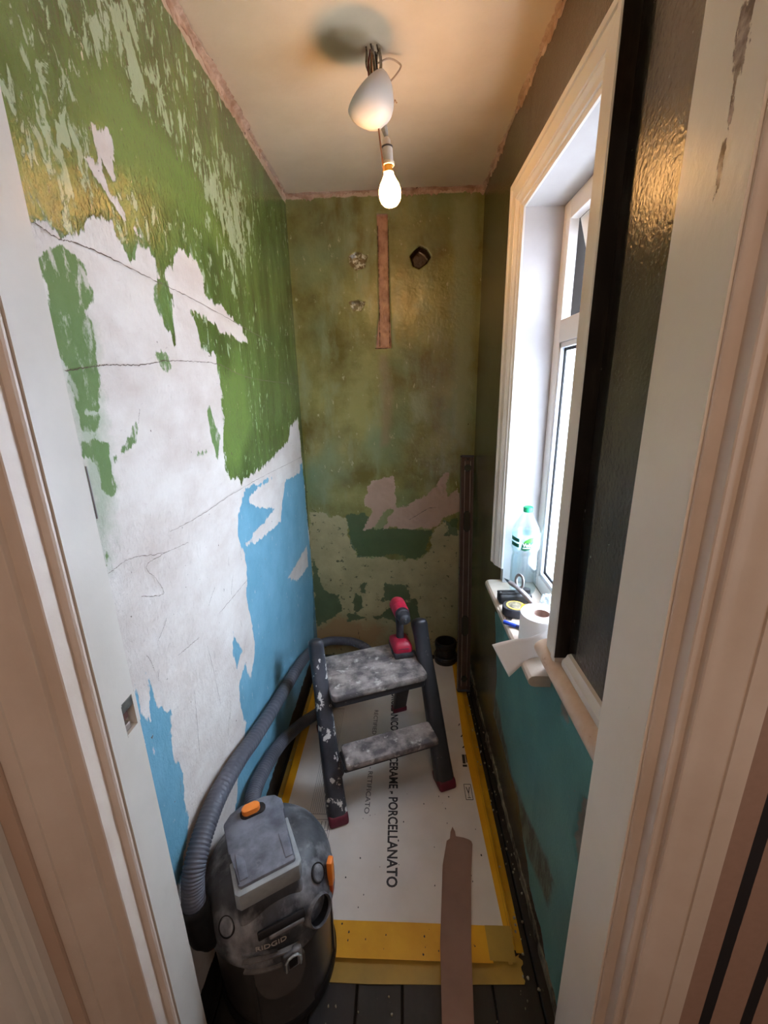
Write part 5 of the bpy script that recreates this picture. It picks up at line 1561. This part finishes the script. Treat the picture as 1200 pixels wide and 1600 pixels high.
fin(bm, 'water', M_water, bo, angle=70)
bm = bmesh.new()
lathe(bm, [(0.0462, 0.168), (0.0468, 0.169), (0.0468, 0.224), (0.0462, 0.225)], 40)
g = NT('bottle_label')
sp = g.n('ShaderNodeSeparateXYZ')
g.t.links.new(g.tc.outputs['Object'], sp.inputs[0])
g.set(color=sc(200, 236, 226), rough=0.4, alpha=0.28)
fin(bm, 'label_band', g.m, bo)
M_lg = mat('label_dark_green', sc(12, 92, 66), rough=0.4)
M_lg2 = mat('label_leaf_green', sc(62, 140, 40), rough=0.4)
M_lgd = mat('label_grey_green', sc(20, 84, 58), rough=0.4)
M_lw = mat('label_white', sc(240, 246, 244), rough=0.4)
def wrap(me, r):
    """bend a flat drawing (x along the girth, y up) round the bottle"""
    for v in me.vertices:
        a = v.co.x / r
        rr = r + v.co.z
        v.co = Vector((rr * math.sin(a), -rr * math.cos(a), v.co.y))
def patch(name, pts, r, m, n=6):
    bm = bmesh.new()
    f = bm.faces.new([bm.verts.new((p[0], p[1], 0)) for p in pts])
    bmesh.ops.triangulate(bm, faces=[f])
    bmesh.ops.subdivide_edges(bm, edges=list(bm.edges), cuts=n, use_grid_fill=True)
    me = bpy.data.meshes.new(name)
    bm.to_mesh(me); bm.free()
    wrap(me, r)
    return link(me, name, m, bo)
a_off = -0.028   # turn of the label: faces the door
for y0_, y1_ in ((0.200, 0.2125), (0.181, 0.194)):
    patch('label_panel', [(a_off - 0.046, y0_), (a_off - 0.007, y0_ - 0.003), (a_off - 0.007, y1_ - 0.003), (a_off - 0.046, y1_)], 0.0471, M_lg)
patch('label_leaf', [(a_off + 0.000, 0.172), (a_off + 0.014, 0.169), (a_off + 0.030, 0.175), (a_off + 0.039, 0.190), (a_off + 0.040, 0.219), (a_off + 0.026, 0.215), (a_off + 0.012, 0.205), (a_off + 0.003, 0.190)], 0.0470, M_lgd)
patch('label_leaf', [(a_off + 0.006, 0.196), (a_off + 0.018, 0.198), (a_off + 0.036, 0.202), (a_off + 0.039, 0.218), (a_off + 0.026, 0.214), (a_off + 0.013, 0.206)], 0.0473, M_lg2)
o, me = text('printed_word', 'Volvic', 0.017, M_lw, bo, (0, 0, 0), (0, 0, 0), 'LEFT', 1.0, 0.0, 0.0005)
me.transform(Matrix.Translation((a_off + 0.005, 0.190, 0)))
wrap(me, 0.0475)
patch('label_stripe', [(a_off + 0.006, 0.178), (a_off + 0.030, 0.179), (a_off + 0.030, 0.182), (a_off + 0.006, 0.181)], 0.0474, M_lw)
bm = bmesh.new()
cap = [(0.0, 0.312), (0.0135, 0.312), (0.0155, 0.3105), (0.0160, 0.308), (0.0160, 0.296), (0.0150, 0.2945), (0.0, 0.2945)]
lathe(bm, cap, 30)
fin(bm, 'cap', mat('green_cap', sc(26, 150, 98), rough=0.4), bo)

# kitchen roll, end loosened over the edge
M_paper = mat('white_tissue_paper', sc(232, 230, 228), rough=0.85, bump=0.2, bscale=120, bdist=0.001)
ro = root('paper_roll', 'white tissue paper roll standing on end on the window board', 'paper roll', (0.385, 1.052, ZS))
bm = bmesh.new()
lathe(bm, [(0.0225, 0.0), (0.056, 0.0), (0.0565, 0.002), (0.0565, 0.098), (0.0555, 0.100), (0.047, 0.1005), (0.0465, 0.0985), (0.034, 0.0995), (0.0225, 0.0985), (0.0225, 0.0)], 48)
fin(bm, 'roll', M_paper, ro)
bm = bmesh.new()
lathe(bm, [(0.0215, 0.0005), (0.0223, 0.0005), (0.0223, 0.0992), (0.0205, 0.0992), (0.0205, 0.0005), (0.0215, 0.0005)], 32)
fin(bm, 'cardboard_core', mat('core_card', sc(168, 140, 128), rough=0.8), ro)
# loose wrap and hanging sheet, one continuous strip swept from points with its two edges
def strip(name, top, botm, m, par, thick=0.0006, n=40):
    T, B = spline(top, n), spline(botm, n)
    bm = bmesh.new()
    rows = []
    K = 8
    for a, b in zip(T, B):
        rows.append([bm.verts.new(a.lerp(b, j / K)) for j in range(K + 1)])
    for P, Q in zip(rows, rows[1:]):
        for j in range(K):
            bm.faces.new((P[j], Q[j], Q[j + 1], P[j + 1]))
    o = fin(bm, name, m, par, True, 80)
    md = o.modifiers.new('thickness', 'SOLIDIFY')
    md.thickness = thick
    return o
RC = Vector((0.385, 1.052, ZS))
def onroll(ang, r, z):
    return (r * math.cos(R(ang)), r * math.sin(R(ang)), z)
tp, bt = [], []
for a in (60, 30, 0, -30, -60, -85):
    rr = 0.0575 + 0.0012 * (60 - a) / 60
    tp.append(onroll(a, rr, 0.0985)); bt.append(onroll(a, rr, 0.002))
W_ = lambda x, y, z: (x - RC.x, y - RC.y, z - RC.z)
tp += [W_(0.362, 0.985, 0.880), W_(0.332, 0.991, 0.862), W_(0.300, 1.003, 0.850), W_(0.270, 1.012, 0.836), W_(0.246, 1.020, 0.822)]
bt += [W_(0.372, 0.990, 0.806), W_(0.352, 0.988, 0.803), W_(0.332, 0.983, 0.800), W_(0.310, 0.976, 0.780), W_(0.284, 0.970, 0.756)]
strip('loose_sheet', tp, bt, M_paper, ro)

# tape measure
tm = root('tape_measure', 'black and yellow tape measure lying on the window board', 'tape measure', (0.362, 1.222, ZS), R(-25))
M_ty = mat('tape_measure_yellow', sc(236, 190, 84), rough=0.4)
bm = slab(-0.040, 0.036, -0.033, 0.033, 0.0005, 0.030, 0.026, 0.005)
fin(bm, 'case', M_dblk, tm)
bm = bmesh.new()
lathe(bm, [(0.024, 0.0295), (0.0285, 0.0300), (0.0285, 0.0318), (0.024, 0.0322)], 32)
fin(bm, 'case_ring', M_ty, tm)
bm = bmesh.new()
lathe(bm, [(0.0, 0.0315), (0.0236, 0.0315), (0.0240, 0.0295)], 32)
fin(bm, 'case_badge', mat('badge_grey', sc(150, 140, 116), sc(60, 52, 44), rough=0.4, scale=60), tm)
bm = slab(0.016, 0.041, -0.028, 0.020, 0.004, 0.0325, 0.008, 0.003)
fin(bm, 'lock_shoe', mat('amber_lock', sc(240, 150, 40), rough=0.4), tm)
bm = bmesh.new()
box(bm, (-0.020, -0.047, 0.0008), (-0.002, -0.031, 0.0028), 0.0005, 1)
fin(bm, 'hook', M_metal, tm)

# black folded case behind it
bk = root('black_tool_case', 'black tool case lying across the window board in front of the bottle', 'tool case', (0.375, 1.302, ZS), R(3))
M_bk = mat('black_case_cloth', sc(16, 16, 18), sc(26, 26, 28), rough=0.55, scale=20, bump=0.2)
bm = bmesh.new()
box(bm, (-0.050, -0.020, 0.0005), (0.060, 0.022, 0.034), 0.009, 3)
fin(bm, 'case_body', M_bk, bk)
bm = bmesh.new()
box(bm, (-0.052, -0.010, 0.032), (0.040, 0.014, 0.040), 0.004, 2)
fin(bm, 'case_flap', M_bk, bk)
bm = bmesh.new()
lathe(bm, [(0, 0), (0.0032, 0), (0.0032, 0.0012), (0, 0.002)], 12, Matrix.Translation((-0.044, -0.004, 0.040)))
fin(bm, 'stud', M_metal, bk)
bm = bmesh.new()
lathe(bm, [(0.0, 0), (0.012, 0.0), (0.012, 0.012), (0.0, 0.013)], 16, Matrix.Translation((0.046, 0.004, 0.034)))
fin(bm, 'knob', M_bk, bk)

# blue marker
mk = root('marker_pen', 'blue marker pen lying on the window board beside the paper roll', 'pen', (0.330, 1.150, ZS + 0.0068), R(-38))
bm = bmesh.new()
lathe(bm, [(0, -0.022), (0.0055, -0.022), (0.0062, -0.020), (0.0062, 0.016), (0.0055, 0.018)], 16, Matrix.Rotation(R(90), 4, 'Y'))
fin(bm, 'pen_cap', mat('blue_cap', sc(38, 70, 178), rough=0.35), mk)
bm = bmesh.new()
lathe(bm, [(0.0053, 0.016), (0.0058, 0.020), (0.0058, 0.060), (0.004, 0.064), (0, 0.064)], 16, Matrix.Rotation(R(90), 4, 'Y'))
fin(bm, 'pen_barrel', mat('dark_blue_barrel', sc(30, 36, 84), rough=0.35), mk)

# crumpled clear bag and grey pliers-like caulking tool behind the roll
bg = root('crumpled_bag', 'crumpled clear plastic bag stuffed beside the window frame', 'plastic bag', (0.460, 1.200, ZS))
bm = bmesh.new()
bmesh.ops.create_icosphere(bm, subdivisions=4, radius=1.0)
import mathutils.noise as mn
for v in bm.verts:
    p = v.co.copy()
    k = 1.0 + 0.30 * abs(mn.noise(p * 2.6)) - 0.30 * abs(mn.noise(p * 5.2 + Vector((3, 1, 2)))) + 0.1 * mn.noise(p * 11)
    v.co = Vector((p.x * 0.025 * k, p.y * 0.046 * k, max(0.001, 0.036 + p.z * 0.038 * k)))
g = NT('clear_film')
g.set(color=sc(214, 230, 238), rough=0.18, alpha=0.55)
fin(bm, 'bag', g.m, bg, smooth=True, angle=25)
kn = root('hand_tool', 'grey metal hand tool with a loop leaning across the black tool case', 'tool', (0.394, 1.278, ZS + 0.048), 0, rot=(R(0), R(12), R(-62)))
M_kn = mat('grey_cast_metal', sc(150, 142, 140), sc(118, 110, 110), rough=0.45, scale=30, metal=0.4)
bm = bmesh.new()
sweep(bm, spline([(-0.060, 0, 0.0), (-0.035, 0.002, 0.003), (0.0, 0.0, 0.004), (0.035, -0.002, 0.002), (0.060, -0.001, -0.004)], 20), rrect(0.016, 0.013, 0.005, 3),
      [0.72, 0.9, 1, 1, 1, .96, .94, .94, .96, 1, 1.04, 1.06, 1.06, 1.04, 1, 1, 1, 0.96, 0.85, 0.6])
fin(bm, 'handle', M_kn, kn)
bm = bmesh.new()
prism(bm, [(-0.086, -0.001), (-0.056, -0.007), (-0.056, 0.006), (-0.066, 0.006)], 'y', -0.0006, 0.0006)
fin(bm, 'blade', M_metal, kn)
bm = bmesh.new()
ps = spline([(-0.030, 0.006, 0.004), (-0.045, 0.012, 0.020), (-0.040, 0.014, 0.040), (-0.020, 0.012, 0.042), (-0.008, 0.008, 0.020), (-0.012, 0.004, 0.006)], 24)
sweep(bm, ps, rrect(0.010, 0.005, 0.002, 2), None, (0, 1, 0))
fin(bm, 'finger_loop', M_kn, kn)
